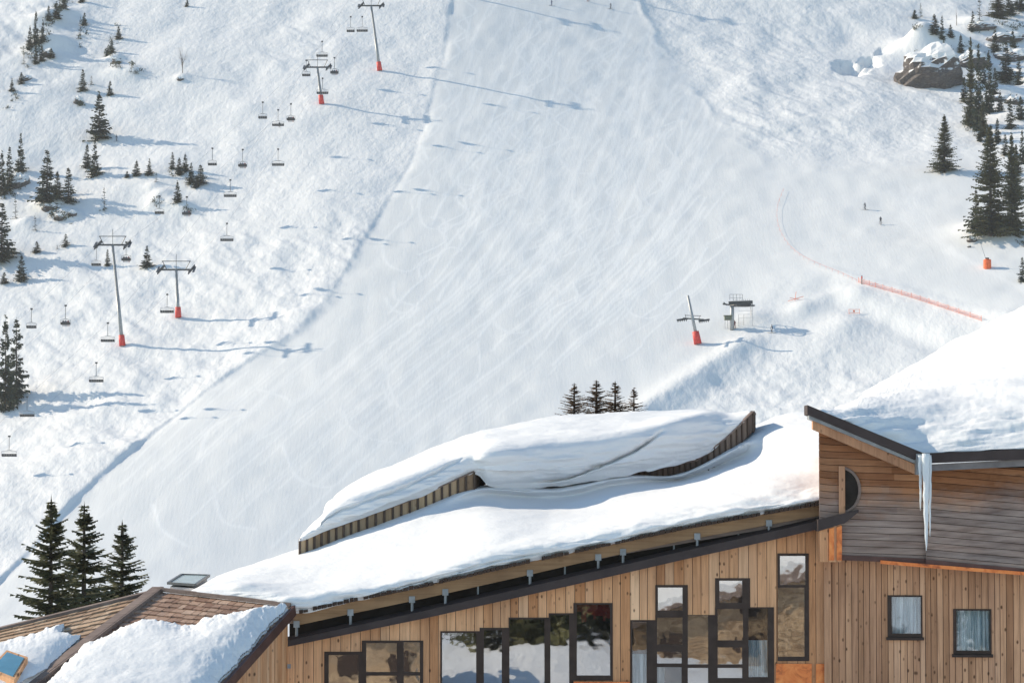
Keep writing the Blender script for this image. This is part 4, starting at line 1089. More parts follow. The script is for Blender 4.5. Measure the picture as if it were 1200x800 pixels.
# copper panels
def sheet(W, q, name, mat, parent, d=.03, th=.03):
    m = MB(); pts = [W.at(*c) for c in q]      # q: bl, br, tr, tl in px
    m.hexa([W.p(*pts[0], d), W.p(*pts[1], d), W.p(*pts[1], d-th), W.p(*pts[0], d-th), W.p(*pts[3], d), W.p(*pts[2], d), W.p(*pts[2], d-th), W.p(*pts[3], d-th)])
    return m.build(name, mat, parent)
sheet(WM, [(909,840),(951,840),(951,777),(909,777)], 'copper_panel', 'copper', main, .05)
sheet(WM, [(956,840),(966,840),(966,777),(956,777)], 'copper_panel', 'copper', main, .07)
sheet(WM, [(672,806),(738,806),(738,798),(672,798)], 'copper_ledge', 'copper', main, .12, .10)
e0, e1 = WM.at(956.5,700)[0], WM.at(982,700)[0]
cb = uz(WM, [(950,657),(990,657)]); ct = uz(WM, [(950,618),(990,609)])
vboards(WM, e0, e1, cb[0][1], lambda u: pl(u, ct), .215, 'corner_return', 'larch', main, d0=.82, seed=12, thick=.5)
sheet(WM, [(967,655),(973,655),(973,617),(967,618.5)], 'copper_flashing', 'copper', main, .86, .03)
sheet(WM, [(976,655),(982,655),(982,615),(976,616.5)], 'copper_flashing', 'copper', main, .86, .03)
m = MB(); qa, qb, qc, qd = WM.at(954,621.5), WM.at(1001,599), WM.at(1001,596.5), WM.at(954,608)
qm, qn = WM.at(985,612), WM.at(985,600.5)
for a_, b_, c_, d_ in ((qa, qm, qn, qd), (qm, qb, qc, qn)):
    m.hexa([WM.p(*a_,.93), WM.p(*b_,.93), WM.p(*b_,.3), WM.p(*a_,.3), WM.p(*d_,.93), WM.p(*c_,.93), WM.p(*c_,.3), WM.p(*d_,.3)])
m.build('fascia_end', 'fascia', main)
# fascia: sloping charcoal ledge
m = MB()
for (a, b), (c, d) in zip(zip(FTu[:-1], FTu[1:]), zip(FBu[:-1], FBu[1:])):
    m.hexa([WM.p(c[0], c[1], .32), WM.p(d[0], d[1], .32), WM.p(d[0], d[1], -.05), WM.p(c[0], c[1], -.05),
            WM.p(a[0], a[1] - .06, .32), WM.p(b[0], b[1] - .06, .32), WM.p(b[0], b[1] + .02, -.05), WM.p(a[0], a[1] + .02, -.05)])
m.build('fascia', 'fascia', main)
BT = [(345,718.5),(400,706),(500,685.5),(600,662.5),(700,640.5),(800,619),(900,601),(958,590.5),(985,586)]
BB = [(345,733),(400,721),(500,700),(600,677.5),(700,654.5),(800,633),(900,614.5),(958,604),(985,599)]
BTu = uz(WM, BT); BBu = uz(WM, BB)
m = MB()
for (a, b), (c, d) in zip(zip(BTu[:-1], BTu[1:]), zip(BBu[:-1], BBu[1:])):
    m.hexa([WM.p(c[0], c[1], .10), WM.p(d[0], d[1], .10), WM.p(d[0], d[1], .0), WM.p(c[0], c[1], .0), WM.p(a[0], a[1], .10), WM.p(b[0], b[1], .10), WM.p(b[0], b[1], .0), WM.p(a[0], a[1], .0)], random.random())
m.build('edge_beam', 'beam', main)
m = MB()        # recess behind the brackets, its shade put into the sheet's dark colour
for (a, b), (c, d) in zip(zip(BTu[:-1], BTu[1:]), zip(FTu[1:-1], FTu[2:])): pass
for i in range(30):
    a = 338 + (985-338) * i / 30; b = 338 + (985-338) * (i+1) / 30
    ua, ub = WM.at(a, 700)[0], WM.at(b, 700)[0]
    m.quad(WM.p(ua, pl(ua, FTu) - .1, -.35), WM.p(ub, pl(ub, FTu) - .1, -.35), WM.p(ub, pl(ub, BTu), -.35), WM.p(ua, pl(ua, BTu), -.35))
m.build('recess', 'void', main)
for bx in (348, 411, 483, 522, 621, 701, 730, 817, 901):
    m = MB(); u = WM.at(bx, 700)[0]; zt = pl(u, BBu) + .06; zb = pl(u, FTu) - .02
    m.hexa([WM.p(u-.07, zt-.10, .13), WM.p(u+.07, zt-.10, .13), WM.p(u+.07, zt-.10, .10), WM.p(u-.07, zt-.10, .10), WM.p(u-.07, zt+.05, .13), WM.p(u+.07, zt+.05, .13), WM.p(u+.07, zt+.05, .10), WM.p(u-.07, zt+.05, .10)])
    m.tube([WM.p(u, zb, .08), WM.p(u, zt, .08)], .035, 6)
    m.build('bracket', 'galv', main)
for bx in (560, 662, 790, 866, 928):
    m = MB(); u = WM.at(bx, 700)[0]; m.tube([WM.p(u, pl(u, FTu) - .02, -.1), WM.p(u, pl(u, BBu), -.1)], .022, 5); m.build('rod', 'galv', main)
# ragged shingle ends peeping out under the snow
m = MB(); rn = random.Random(3); u = WM.at(352, 700)[0]; ue = WM.at(956, 700)[0]
while u < ue:
    w_ = rn.uniform(.08, .15); z = pl(u, BTu); q = rn.uniform(0, .04)
    if rn.random() < .9:
        m.hexa([WM.p(u,z-.02,.40), WM.p(u+w_*.85,z-.02+.02,.40), WM.p(u+w_*.85,z,-.3), WM.p(u,z,-.3), WM.p(u,z+.045+q,.42+q), WM.p(u+w_*.85,z+.06+q,.42+q), WM.p(u+w_*.85,z+.06,-.3), WM.p(u,z+.05,-.3)], rn.random() * .4)
    u += w_
m.build('shingle_edge', 'frame', main)
# roof deck under the snow
m = MB()
dk = [(230,697,73.0, 252,690,79), (345,722,72.0, 345,662,79), (560,676,72.0, 560,585,82), (730,641,72.0, 730,572,84), (975,598,72.0, 972,500,87)]
for a, b in zip(dk[:-1], dk[1:]):
    m.hexa([P(*a[:3]) - Vector((0,0,.16)), P(*b[:3]) - Vector((0,0,.16)), P(*b[3:]) - Vector((0,0,.95)), P(*a[3:]) - Vector((0,0,.95)), P(*a[:3]) - Vector((0,0,.02)), P(*b[:3]) - Vector((0,0,.02)), P(*b[3:]) - Vector((0,0,.8)), P(*a[3:]) - Vector((0,0,.8))])
m.build('roof_deck', 'ridge', main)
# parapets
def parapet(tab, name, mat, parent, bw, batten, drop, seed):
    """tab: (px, top_py, Y) ; boards vertical between successive points"""
    rn = random.Random(seed); m = MB(); cap = MB(); bt = MB()
    for (xa, ya, Ya), (xb, yb, Yb) in zip(tab[:-1], tab[1:]):
        A = P(xa, ya, Ya); B = P(xb, yb, Yb); L = Vector((B.x-A.x, B.y-A.y, 0)).length; n = max(1, round(L / bw))
        nrm = Vector((B.y-A.y, -(B.x-A.x), 0)).normalized()
        if nrm.y > 0: nrm = -nrm
        for i in range(n):
            p0 = A.lerp(B, i/n); p1 = A.lerp(B, (i+1)/n - .0); dd = (p1-p0)*.03; p0 = p0+dd; p1 = p1-dd; dz = Vector((0,0,drop)); th = nrm*-.03
            m.hexa([p0-dz, p1-dz, p1-dz+th, p0-dz+th, p0, p1, p1+th, p0+th], rn.random())
            if batten:
                q = A.lerp(B, i/n); t = (B-A).normalized()*batten/2; o = nrm*.04
                bt.hexa([q-t-dz+o, q+t-dz+o, q+t-dz, q-t-dz, q-t+o, q+t+o, q+t, q-t], 0.0)
        cap.hexa([A+nrm*.05, B+nrm*.05, B-nrm*.06, A-nrm*.06, A+nrm*.05+Vector((0,0,.04)), B+nrm*.05+Vector((0,0,.04)), B-nrm*.06+Vector((0,0,.04)), A-nrm*.06+Vector((0,0,.04))], .2)
    o = m.build(name, mat, parent); cap.build('cap', 'ridge', o); bt.build('battens', 'batten', o); return o
parapet([(351,633,77.4),(385,621,77.7),(420,608.5,78.0),(480,587,78.4),(555,553,79.0),(567,568,80.6)], 'parapet', 'parapet', main, .22, .06, 1.0, 2)
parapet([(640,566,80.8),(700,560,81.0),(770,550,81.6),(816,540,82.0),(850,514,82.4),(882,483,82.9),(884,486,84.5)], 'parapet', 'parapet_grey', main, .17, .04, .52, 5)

# ---- lofted snow masses
def catmull2(S, nu, nv):
    S = np.array(S, float)           # stations x points x 3
    def sp(A, n):
        q = np.concatenate([2*A[:1]-A[1:2], A, 2*A[-1:]-A[-2:-1]], 0); t = np.linspace(0, len(A)-1-1e-6, n); i = t.astype(int); f = (t-i).reshape(-1, *([1]*(A.ndim-1)))
        a, b, c, d = q[i], q[i+1], q[i+2], q[i+3]
        return .5*((2*b)+(-a+c)*f+(2*a-5*b+4*c-d)*f**2+(-a+3*b-3*c+d)*f**3)
    S = sp(S, nu); S = np.swapaxes(sp(np.swapaxes(S, 0, 1), nv), 0, 1); return S
def snow_loft(stations, label, seed, nu=320, nv=90, thick=.25, amp=.10, fine=.022, name='roof_snow', edge_wob=.05, groove=None):
    S = [[tuple(P(*q)) for q in st] for st in stations]
    V = catmull2(S, nu, nv)
    # lumps along an approximate normal
    du = np.gradient(V, axis=0); dv = np.gradient(V, axis=1); n = np.cross(du, dv); n /= np.linalg.norm(n, axis=-1, keepdims=True) + 1e-9
    n *= np.sign(n[..., 2:3] + 1e-6 - .6 * n[..., 1:2]); 
    t = np.linspace(0, 1, nv)[None]; ed = np.minimum(1, t * 6)
    x, y, z = V[..., 0], V[..., 1], V[..., 2]
    L = amp * fbm(x * .45 + seed, y * .35 + z * .8, 3, seed) + fine * fbm(x * 1.6, y * 1.2 + z * 3.5, 4, seed + 9, .6)
    # broken layers on the front face
    face = 1 - sstep(.22, .42, t)
    L = L + face * .15 * fbm(x * .8, z * 5 - x * .35, 3, seed + 20, .6)
    V = V + n * (L * (0.25 + .75 * ed))[..., None]
    if groove:
        for gl, gd in groove:
            us = np.linspace(0, 1, nu); tg = np.interp(us, [g[0] for g in gl], [g[1] for g in gl]); inside = sstep(gl[0][0]-.01, gl[0][0]+.03, us) * (1 - sstep(gl[-1][0]-.03, gl[-1][0]+.01, us))
            tg = tg + .012 * vnoise(us * 60, us * 0, 5)
            V = V - np.array([0, -1.0, 0.0]) * -1 * 0 + np.array([0, 1.0, -.1]) * (gd * inside[:, None] * np.exp(-((t - tg[:, None]) / .014) ** 2))[..., None]
    V[:, 0, 2] += edge_wob * vnoise(x[:, 0] * 3, x[:, 0] * 0, seed)
    back = V[:, -1:, :] - np.array([0, -.2, 1.2]); under = V[:, :1, :] + np.array([0, .5, .02])
    mid = (back + under) / 2 - np.array([0, 0, .1])
    V = np.concatenate([V, back, mid, under], 1)
    o = grid_mesh(name, V, 'snow', None, None, closed_u=True, caps=True)
    tag(o, label, 'snow', 'deep snow on the roofs'); return o
SA = [
 [(222,697,73),(222,694,73),(224,690,73.3),(232,686,74),(240,681,75),(250,676,77),(254,674,79)],
 [(290,707,72.4),(289,697,72.2),(288,685,72.6),(290,678,74),(293,669,75.5),(298,662,77.5),(300,659,79)],
 [(345,719,71.75),(344,709,71.65),(343,698,71.9),(342,680,73.5),(342,665,75.3),(344,651,77.3),(344,645,79)],
 [(400,707,71.75),(400,702,71.6),(400,689,71.9),(400,670,73.8),(400,650,75.8),(400,631,77.8),(400,626,80.5)],
 [(480,689.5,71.75),(480,683,71.6),(480,675,71.95),(480,650,74),(480,624,76.3),(480,602,78.4),(480,597,81)],
 [(560,671.5,71.75),(560,663,71.6),(560,648,72),(560,622,74.2),(560,585,78.72),(560,573,79.0),(560,569,82)],
 [(650,651.5,71.75),(650,643,71.6),(650,632,72),(650,614,74.5),(650,587,79.55),(650,573,79.9),(650,568,83)],
 [(730,634,71.75),(730,627,71.6),(730,612,72.3),(730,598,75),(730,571,80.25),(730,559,80.6),(730,555,84)],
 [(800,619,71.75),(800,611,71.6),(800,594,72.5),(800,580,75),(800,562,81.2),(800,553,81.5),(800,549,85)],
 [(870,605.5,71.75),(870,596,71.6),(870,578,72.7),(870,562,75.5),(870,539,82.0),(870,517,82.5),(870,508,86)],
 [(915,598,71.75),(915,589,71.6),(915,568,72.8),(915,548,76),(915,521,80),(915,498,83),(915,487,86)],
 [(958,590.5,71.75),(958,583,71.6),(958,570,72.6),(957,536,76),(957,506,80),(957,490,83),(957,483,86)],
 [(975,587,71.75),(975,580,71.6),(975,569,72.6),(975,534,76),(975,505,80),(975,492,83),(975,489,86)]]
snow_loft(SA, 'long smooth snow blanket on the lower roof directly above the eave beam', 3, 420, 130, groove=[([(.28,.10),(.36,.14),(.44,.17),(.50,.13)], .12), ([(.52,.09),(.62,.13),(.75,.12),(.85,.15)], .10)])
SB = [
 [(350,634,77.4),(351,632,77.35),(353,629,77.5),(356,625,78.2),(360,622,79.2),(362,621,80)],
 [(372,626,77.5),(372,620,77.4),(374,614,77.6),(377,608,78.3),(381,603,79.4),(384,600,80.3)],
 [(388,620,77.6),(388,610,77.5),(388,596,77.7),(389,588,78.8),(390,584,80.0),(392,581,81.5)],
 [(430,605,77.9),(430,596,77.7),(430,577,78),(430,567,79.5),(430,561,81),(430,558,82.5)],
 [(500,579,78.5),(500,568,78.3),(500,549,78.7),(500,538,80.5),(500,531,82),(500,527,83.5)],
 [(554,555,79),(552,546,78.9),(552,531,79.3),(552,519,81.3),(552,512,83),(552,508,84.5)],
 [(580,571,79.20),(580,546,78.75),(580,524,79.10),(580,512,81.70),(580,504,83.50),(580,500,85.00)],
 [(650,570,80.00),(650,546,79.45),(650,518,79.80),(650,503,82.40),(650,493,84.50),(650,487,86.00)],
 [(720,559,80.40),(720,538,80.05),(720,510,80.40),(720,497,82.90),(720,488,84.80),(720,483,86.00)],
 [(786,546,81.00),(786,522,80.75),(786,496,81.10),(786,488,83.50),(786,483,85.00),(786,480,86.00)],
 [(830,530,82.10),(830,510,82.06),(828,486,82.60),(828,482,84.00),(828,481,85.00),(828,480,86.00)],
 [(858,506,82.5),(857,497,82.5),(856,489,83),(855,487,84),(854,486,84.6),(853,485,85.3)],
 [(882,486,82.9),(881,485,82.9),(880,484,83.1),(879,484,83.6),(878,483,84),(877,483,84.5)]]
snow_loft(SB, 'thick overhanging snow mass on the upper roof behind the plank parapet', 8, 420, 130, groove=[([(.555,.05),(.60,.09),(.65,.17),(.70,.24),(.735,.33)], .35), ([(.10,.25),(.2,.3),(.3,.28),(.40,.33)], .12)])

# ---- right building
rb = thing('chalet', 'tall chalet with grey-brown horizontal siding and an icicle at its eave, at the right', 'building')
WA = Wall(960, 71.3, 1088, 71.15)          # left face of the upper storey
WB = Wall(1085, 71.0, 1200, 70.6)          # right face of the upper storey
WL = Wall(968, 71.9, 1200, 71.3)           # lower wall with vertical boards
def hboards(W, poly_top, poly_bot, u0, u1, bh, name, mat, parent, seed=1, hole=None):
    """horizontal boards between two piecewise-linear limits; boards follow the bottom limit"""
    rn = random.Random(seed); m = MB(); n = 40
    us = np.linspace(u0, u1, n + 1)
    zmaxh = max(pl(u, poly_top) - pl(u, poly_bot) for u in us); rows_ = int(zmaxh / bh) + 1
    for r in range(rows_):
        rr = rn.random(); jit = rn.uniform(-.006, .006); cutu = u0 + rn.random() * (u1 - u0); rr2 = rn.random()
        for a, b in zip(us[:-1], us[1:]):
            za, zb = pl(a, poly_bot) + r * bh, pl(b, poly_bot) + r * bh; ta, tb = pl(a, poly_top), pl(b, poly_top)
            if za >= ta and zb >= tb: continue
            z1a, z1b = min(za + bh - .012, ta), min(zb + bh - .012, tb); za, zb = min(za, ta), min(zb, tb)
            if hole and hole((a+b)/2, (za+z1a)/2): continue
            d = .0 + jit
            m.hexa([W.p(a,za,d+.018), W.p(b,zb,d+.018), W.p(b,zb,d-.04), W.p(a,za,d-.04), W.p(a,z1a,d), W.p(b,z1b,d), W.p(b,z1b,d-.04), W.p(a,z1a,d-.04)], rr if a < cutu else rr2)
    return m.build(name, mat, parent)
topA = uz(WA, [(955,492),(960,494),(1000,512),(1060,540),(1085,548),(1092,548)]); botA = uz(WA, [(955,652),(972,654),(1085,658),(1092,658)])
hboards(WA, topA, botA, WA.at(960,600)[0], WA.at(1086,600)[0], .155, 'siding', 'siding', rb, 3)
topB = uz(WB, [(1080,545),(1200,548),(1330,550)]); botB = uz(WB, [(1080,658),(1200,669),(1330,681)])
hboards(WB, topB, botB, WB.at(1085,600)[0], WB.at(1320,600)[0], .155, 'siding', 'siding', rb, 6)
m = MB(); a = P(960,653,71.3); 
m.quad(P(960,494,71.34), P(1086,548,71.2), P(1086,660,71.2), P(960,655,71.34)); m.quad(WB.p(0,.3,-.06), WB.p(4.6,.3,-.06), WB.p(4.6,-2.2,-.06), WB.p(0,-1.88,-.06)); m.build('sheathing', 'void', rb)
# side return of the upper storey (left, facing the roof snow) 
m = MB(); m.hexa([P(960,654,71.3), P(961,654,71.3), P(961,640,76), P(960,640,76), P(960,494,71.3), P(961,494,71.3), P(961,497,76), P(960,497,76)]); m.build('return_wall', 'siding', rb)
# sill boards under the siding
m = MB(); aa = uz(WA, [(968,650),(1085,655)]); prism(m, WA.p(*aa[0]), WA.p(*aa[1]), [WA.n*.05-Vector((0,0,.10)), -WA.n*.3-Vector((0,0,.10)), -WA.n*.3+Vector((0,0,.02)), WA.n*.05+Vector((0,0,.02))])
bb = uz(WB, [(1085,656),(1320,678)]); prism(m, WB.p(*bb[0]), WB.p(*bb[1]), [WB.n*.05-Vector((0,0,.10)), -WB.n*.5-Vector((0,0,.10)), -WB.n*.5+Vector((0,0,.02)), WB.n*.05+Vector((0,0,.02))]); m.build('sill_board', 'rust', rb)
m = MB(); bb = uz(WB, [(1032,657.5),(1085,662),(1200,671),(1320,682)])
for c, d in zip(bb[:-1], bb[1:]): prism(m, WB.p(*c), WB.p(*d), [WB.n*.09-Vector((0,0,.05)), -WB.n*.0-Vector((0,0,.05)), -WB.n*.0+Vector((0,0,.03)), WB.n*.09+Vector((0,0,.03))])
m.build('copper_flashing', 'copper', rb)
# lower wall
hl = [rect(WL, 1040, 697, 1081, 748), rect(WL, 1117, 713, 1162, 768)]
vboards(WL, WL.at(968,700)[0], WL.at(1330,700)[0], -10.5, lambda u: pl(u, uz(WL, [(968,652),(1085,658),(1330,684)])) + (.25 if u > 2.2 else 0), .14, 'wall', 'larch_dark', rb, hl, seed=9)
for i, (h, (x0,y0,x1,y1)) in enumerate(zip(hl, [(1045,699,1079,742),(1121,715,1160,762)])):
    w_ = framed(WL, rb, h, [rect(WL, x0,y0,x1,y1)], curt=[rect(WL, x0,y0,x1,y1)], gclear=True, label=('small window with a pale curtain, nearer the corner', 'small window with a pale curtain, nearer the frame edge')[i])
    m = MB(); uu = h; m.hexa([WL.p(h[0]-.03,h[2]-.03,.09), WL.p(h[1]+.03,h[2]-.03,.09), WL.p(h[1]+.03,h[2]-.03,.021), WL.p(h[0]-.03,h[2]-.03,.021), WL.p(h[0]-.03,h[2]+.03,.08), WL.p(h[1]+.03,h[2]+.03,.08), WL.p(h[1]+.03,h[2]+.04,.021), WL.p(h[0]-.03,h[2]+.04,.021)]); m.build('sill', 'frame', w_)
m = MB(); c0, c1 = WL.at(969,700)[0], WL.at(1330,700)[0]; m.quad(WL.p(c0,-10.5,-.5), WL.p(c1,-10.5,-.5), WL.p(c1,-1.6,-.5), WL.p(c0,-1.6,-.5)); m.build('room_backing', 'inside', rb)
m = MB(); sh = uz(WL, [(966.5,840),(978,840)]); m.hexa([WL.p(sh[0][0],-10.5,.12), WL.p(sh[0][0]+.16,-10.5,.12), WL.p(sh[0][0]+.16,-10.5,.05), WL.p(sh[0][0],-10.5,.05), WL.p(sh[0][0],-1.9,.12), WL.p(sh[0][0]+.16,-1.9,.12), WL.p(sh[0][0]+.16,-1.9,.05), WL.p(sh[0][0],-1.9,.05)]); m.build('corner_board', 'larch_dark', rb)
# half-moon opening: a flat face, the hole's shade is its dark colour
m = MB(); c = WA.at(986, 574); rad = WA.at(1007.5, 574)[0] - c[0]; rz_ = (WA.at(986, 548)[1] - WA.at(986, 600)[1]) / 2
ring = [(c[0] + rad * math.cos(t), c[1] + rz_ * math.sin(t)) for t in np.linspace(-math.pi/2, math.pi/2, 20)]
n0 = len(m.v); m.v += [tuple(WA.p(u, z, .024)) for u, z in ring]; m.face(tuple(range(n0, n0+len(ring))))
op = m.build('half_moon_opening', 'void', rb)
m = MB(); m.tube([WA.p(u, z, .03) for u, z in ring], .035, 6); m.build('rim', 'ridge', op)
m = MB(); q0, q1 = WA.at(983, 602), WA.at(990, 546); m.hexa([WA.p(q0[0],q0[1],.08), WA.p(q1[0],q0[1],.08), WA.p(q1[0],q0[1],.02), WA.p(q0[0],q0[1],.02), WA.p(q0[0],q1[1],.08), WA.p(q1[0],q1[1],.08), WA.p(q1[0],q1[1],.02), WA.p(q0[0],q1[1],.02)]); m.build('post', 'larch_dark', op)
# verge and gutter
def strip(pts_top, thick_px, fwd, name, mat, parent, back=.25, lip=0):
    m = MB(); A = [P(*p) - Vector((0, fwd, 0)) for p in pts_top]
    for i in range(len(A) - 1):
        a, b = A[i], A[i+1]; tz = Vector((0, 0, thick_px * pts_top[i][2] / F)); bk = Vector((0, back, 0))
        m.hexa([a-tz, b-tz, b-tz+bk, a-tz+bk, a, b, b+bk, a+bk], random.random())
    return m.build(name, mat, parent)
strip([(943.5,475,71.3),(1079,531,70.9)], 11, .55, 'verge_board', 'fascia', rb, .8)
strip([(946,487,71.3),(1079,543,71.0)], 4, .45, 'verge_trim', 'galv', rb, .5)
strip([(951,492,71.3),(1075,546,71.0)], 11, .30, 'verge_beam', 'larch_dark', rb, .25)
strip([(1079,531,70.9),(1200,526,70.4),(1320,521,69.9)], 12, .45, 'gutter', 'fascia', rb, .4)
strip([(1083,544,70.8),(1200,538,70.35),(1320,532,69.85)], 8, .30, 'eave_board', 'drip', rb, .25)
m = MB(); a = P(1080,533,70.3); m.hexa([a+Vector((-.12,0,-.45)), a+Vector((.05,0,-.45)), a+Vector((.05,.3,-.45)), a+Vector((-.12,.3,-.45)), a+Vector((-.12,0,.03)), a+Vector((.1,0,.03)), a+Vector((.1,.3,.03)), a+Vector((-.12,.3,.03))]); m.build('gutter_outlet', 'galv', rb)
# roof deck
m = MB(); dk = [(990,500,71.0, 1006,482,80), (1078,534,70.6, 1085,440,86), (1200,531,70.3, 1200,380,86), (1320,526,69.8, 1320,340,86)]
for a, b in zip(dk[:-1], dk[1:]): m.hexa([P(*a[:3])-Vector((0,0,.15)), P(*b[:3])-Vector((0,0,.15)), P(*b[3:])-Vector((0,0,.3)), P(*a[3:])-Vector((0,0,.3)), P(*a[:3])-Vector((0,0,.02)), P(*b[:3])-Vector((0,0,.02)), P(*b[3:])-Vector((0,0,.2)), P(*a[3:])-Vector((0,0,.2))])
m.build('roof_deck', 'ridge', rb)
SR = [
 [(958,482,71.0),(960,481,71.1),(966,481,71.5),(972,481,72.5),(976,481,74),(980,481,75)],
 [(984,492,70.9),(985,488,71.0),(987,480,71.8),(991,477,74),(996,473,76.5),(1000,471,78)],
 [(1006,501,70.8),(1006,492,71.0),(1006,474,72.2),(1010,466,76),(1014,460,80),(1017,457,83)],
 [(1040,515,70.8),(1040,498,71.2),(1040,471,72.8),(1043,456,78),(1046,445,82),(1048,438,86)],
 [(1077,530,70.7),(1077,508,71.3),(1077,470,73.2),(1080,448,79),(1084,431,83),(1087,417,87)],
 [(1130,529,70.5),(1130,503,71.1),(1132,470,73.0),(1135,435,78),(1138,410,83),(1141,386,87)],
 [(1200,526,70.2),(1200,497,71.0),(1200,464,72.6),(1200,422,77),(1200,390,82),(1200,358,87)],
 [(1320,521,69.7),(1320,488,70.6),(1320,455,72.4),(1320,400,76),(1320,360,81),(1320,312,87)]]
snow_loft(SR, 'huge smooth snow dome on the roof of the right chalet above the icicle', 15, 300, 110, amp=.14, fine=.06)
# icicles
def icicle(px, py0, py1, wpx, Y, label):
    a = P(px, py0, Y); b = P(px, py1, Y); rn = random.Random(int(px)); n = 16; L = a.z - b.z
    m = MB(); r0 = wpx * Y / F / 2
    pts = [Vector((a.x + rn.uniform(-.006, .006), Y, a.z - L * i / n)) for i in range(n + 1)]
    rad = [r0 * ((1 - i / n) ** .7 * .9 + .05) * rn.uniform(.85, 1.15) + .004 for i in range(n + 1)]
    m.tube(pts, rad, 9); o = m.build('icicle', 'ice', None, True); tag(o, label, 'icicle', 'icicles at the eave corner'); return o
icicle(1085, 531, 645, 10, 70.0, 'long thick white icicle hanging from the gutter corner')
icicle(1078.5, 533, 598, 5, 70.15, 'short thin icicle left of the long one at the gutter corner')
icicle(1089.5, 533, 628, 4.5, 70.05, 'thin icicle right of the long one at the gutter corner')

# ---- shingled chalet at lower left
sc_ = thing('shingled_chalet', 'low chalet with a hipped wooden shingle roof in the lower left corner', 'building')
Ap = P(183,693,73.5); Bp = P(342,711.5,71.6); Cp = P(60,786,68.6); Dp = P(262,801,67.6)
Cx = Ap + (Cp - Ap) * 1.7; Dx = Bp + (Dp - Bp) * 1.7
Lr = P(-60,752,71.0); Lx = P(-150,840,65.5)
def patch(A, B, C, D): # A topleft, B topright, C botleft, D botright -> f(s,t)
    return lambda s, t: (A.lerp(B, s)).lerp(C.lerp(D, s), t)
PR = patch(Ap, Bp, Cx, Dx); PLf = patch(Lr, Ap, Lx, Cx)
def shingles(f, rows_, per, name, mat, parent, seed, skew=0):
    rn = random.Random(seed); m = MB()
    for r in range(rows_):
        t0, t1 = r / rows_, (r + 1.25) / rows_; s = 0
        A_ = f(0, t0); B_ = f(1, t0); L = (B_ - A_).length; n = max(3, int(L / per))
        nn = (f(.6, t0) - f(.4, t0)).cross(f(.5, t1) - f(.5, t0)).normalized()
        if nn.z < 0: nn = -nn
        s = 0
        while s < 1 - 1e-4:
            ds = min(rn.uniform(.6, 1.5) / n, 1 - s); e = rn.uniform(-.12, .10) / rows_
            a, b, c, d = f(s + .04/n, t0), f(s + ds - .04/n, t0), f(s + ds - .04/n, t1 + e), f(s + .04/n, t1 + e)
            h0 = .004; h1 = .034 + rn.uniform(0, .014)
            m.hexa([d, c, b - nn*.0, a - nn*.0, d + nn*h1, c + nn*(h1 + rn.uniform(-.008, .008)), b + nn*h0, a + nn*h0], rn.random())
            s += ds
    return m.build(name, mat, parent)
shingles(PR, 31, .21, 'shingle_roof', 'shingle_red', sc_, 2)
shingles(PLf, 23, .26, 'shingle_roof', 'shingle', sc_, 5)
def roof_under(f, name):
    m = MB(); g = [[f(i/8, j/8) - Vector((0,0,.03)) for j in range(9)] for i in range(9)]
    for i in range(8):
        for j in range(8): m.quad(g[i][j], g[i][j+1], g[i+1][j+1], g[i+1][j])
    m.build(name, 'ridge', sc_)
roof_under(PR, 'roof_deck'); roof_under(PLf, 'roof_deck')
m = MB(); up = Vector((0, 0, .075))
m.bar(Ap + up*1.3 + Vector((.02,0,0)), Cx + up*1.3, .24, .05); m.bar(Ap + up*.9 + Vector((.14,0,0)), Cx + up*.9 + Vector((.14,0,0)), .10, .12); m.build('hip_cap', 'ridge', sc_)
m = MB(); m.bar(Lr + up*.4, Ap + up*.4, .22, .06); m.build('ridge_cap', 'ridge', sc_)
m = MB(); m.bar(Ap + up*.9, Bp + up*.9, .16, .09); m.build('ridge_cap', 'ridge', sc_)
m = MB(); m.bar(Bp + Vector((.06,-.02,-.06)), Dx + Vector((.06,-.02,-.06)), .07, .24); m.build('barge_board', 'rust', sc_)
WG = Wall(262, 67.8, 338, 71.7)
dv = uz(WG, [(180,890),(262,806),(340,722)])
vboards(WG, WG.at(200,800)[0], WG.at(337,800)[0], -10.5, lambda u: pl(u, dv), .16, 'gable_wall', 'larch', sc_, seed=7)
m = MB(); m.box(-.04, .04, -.06, 0, -.05, .05); o = m.build('wall_lamp', 'galv', sc_); o.location = WG.p(*WG.at(336, 780), .06)
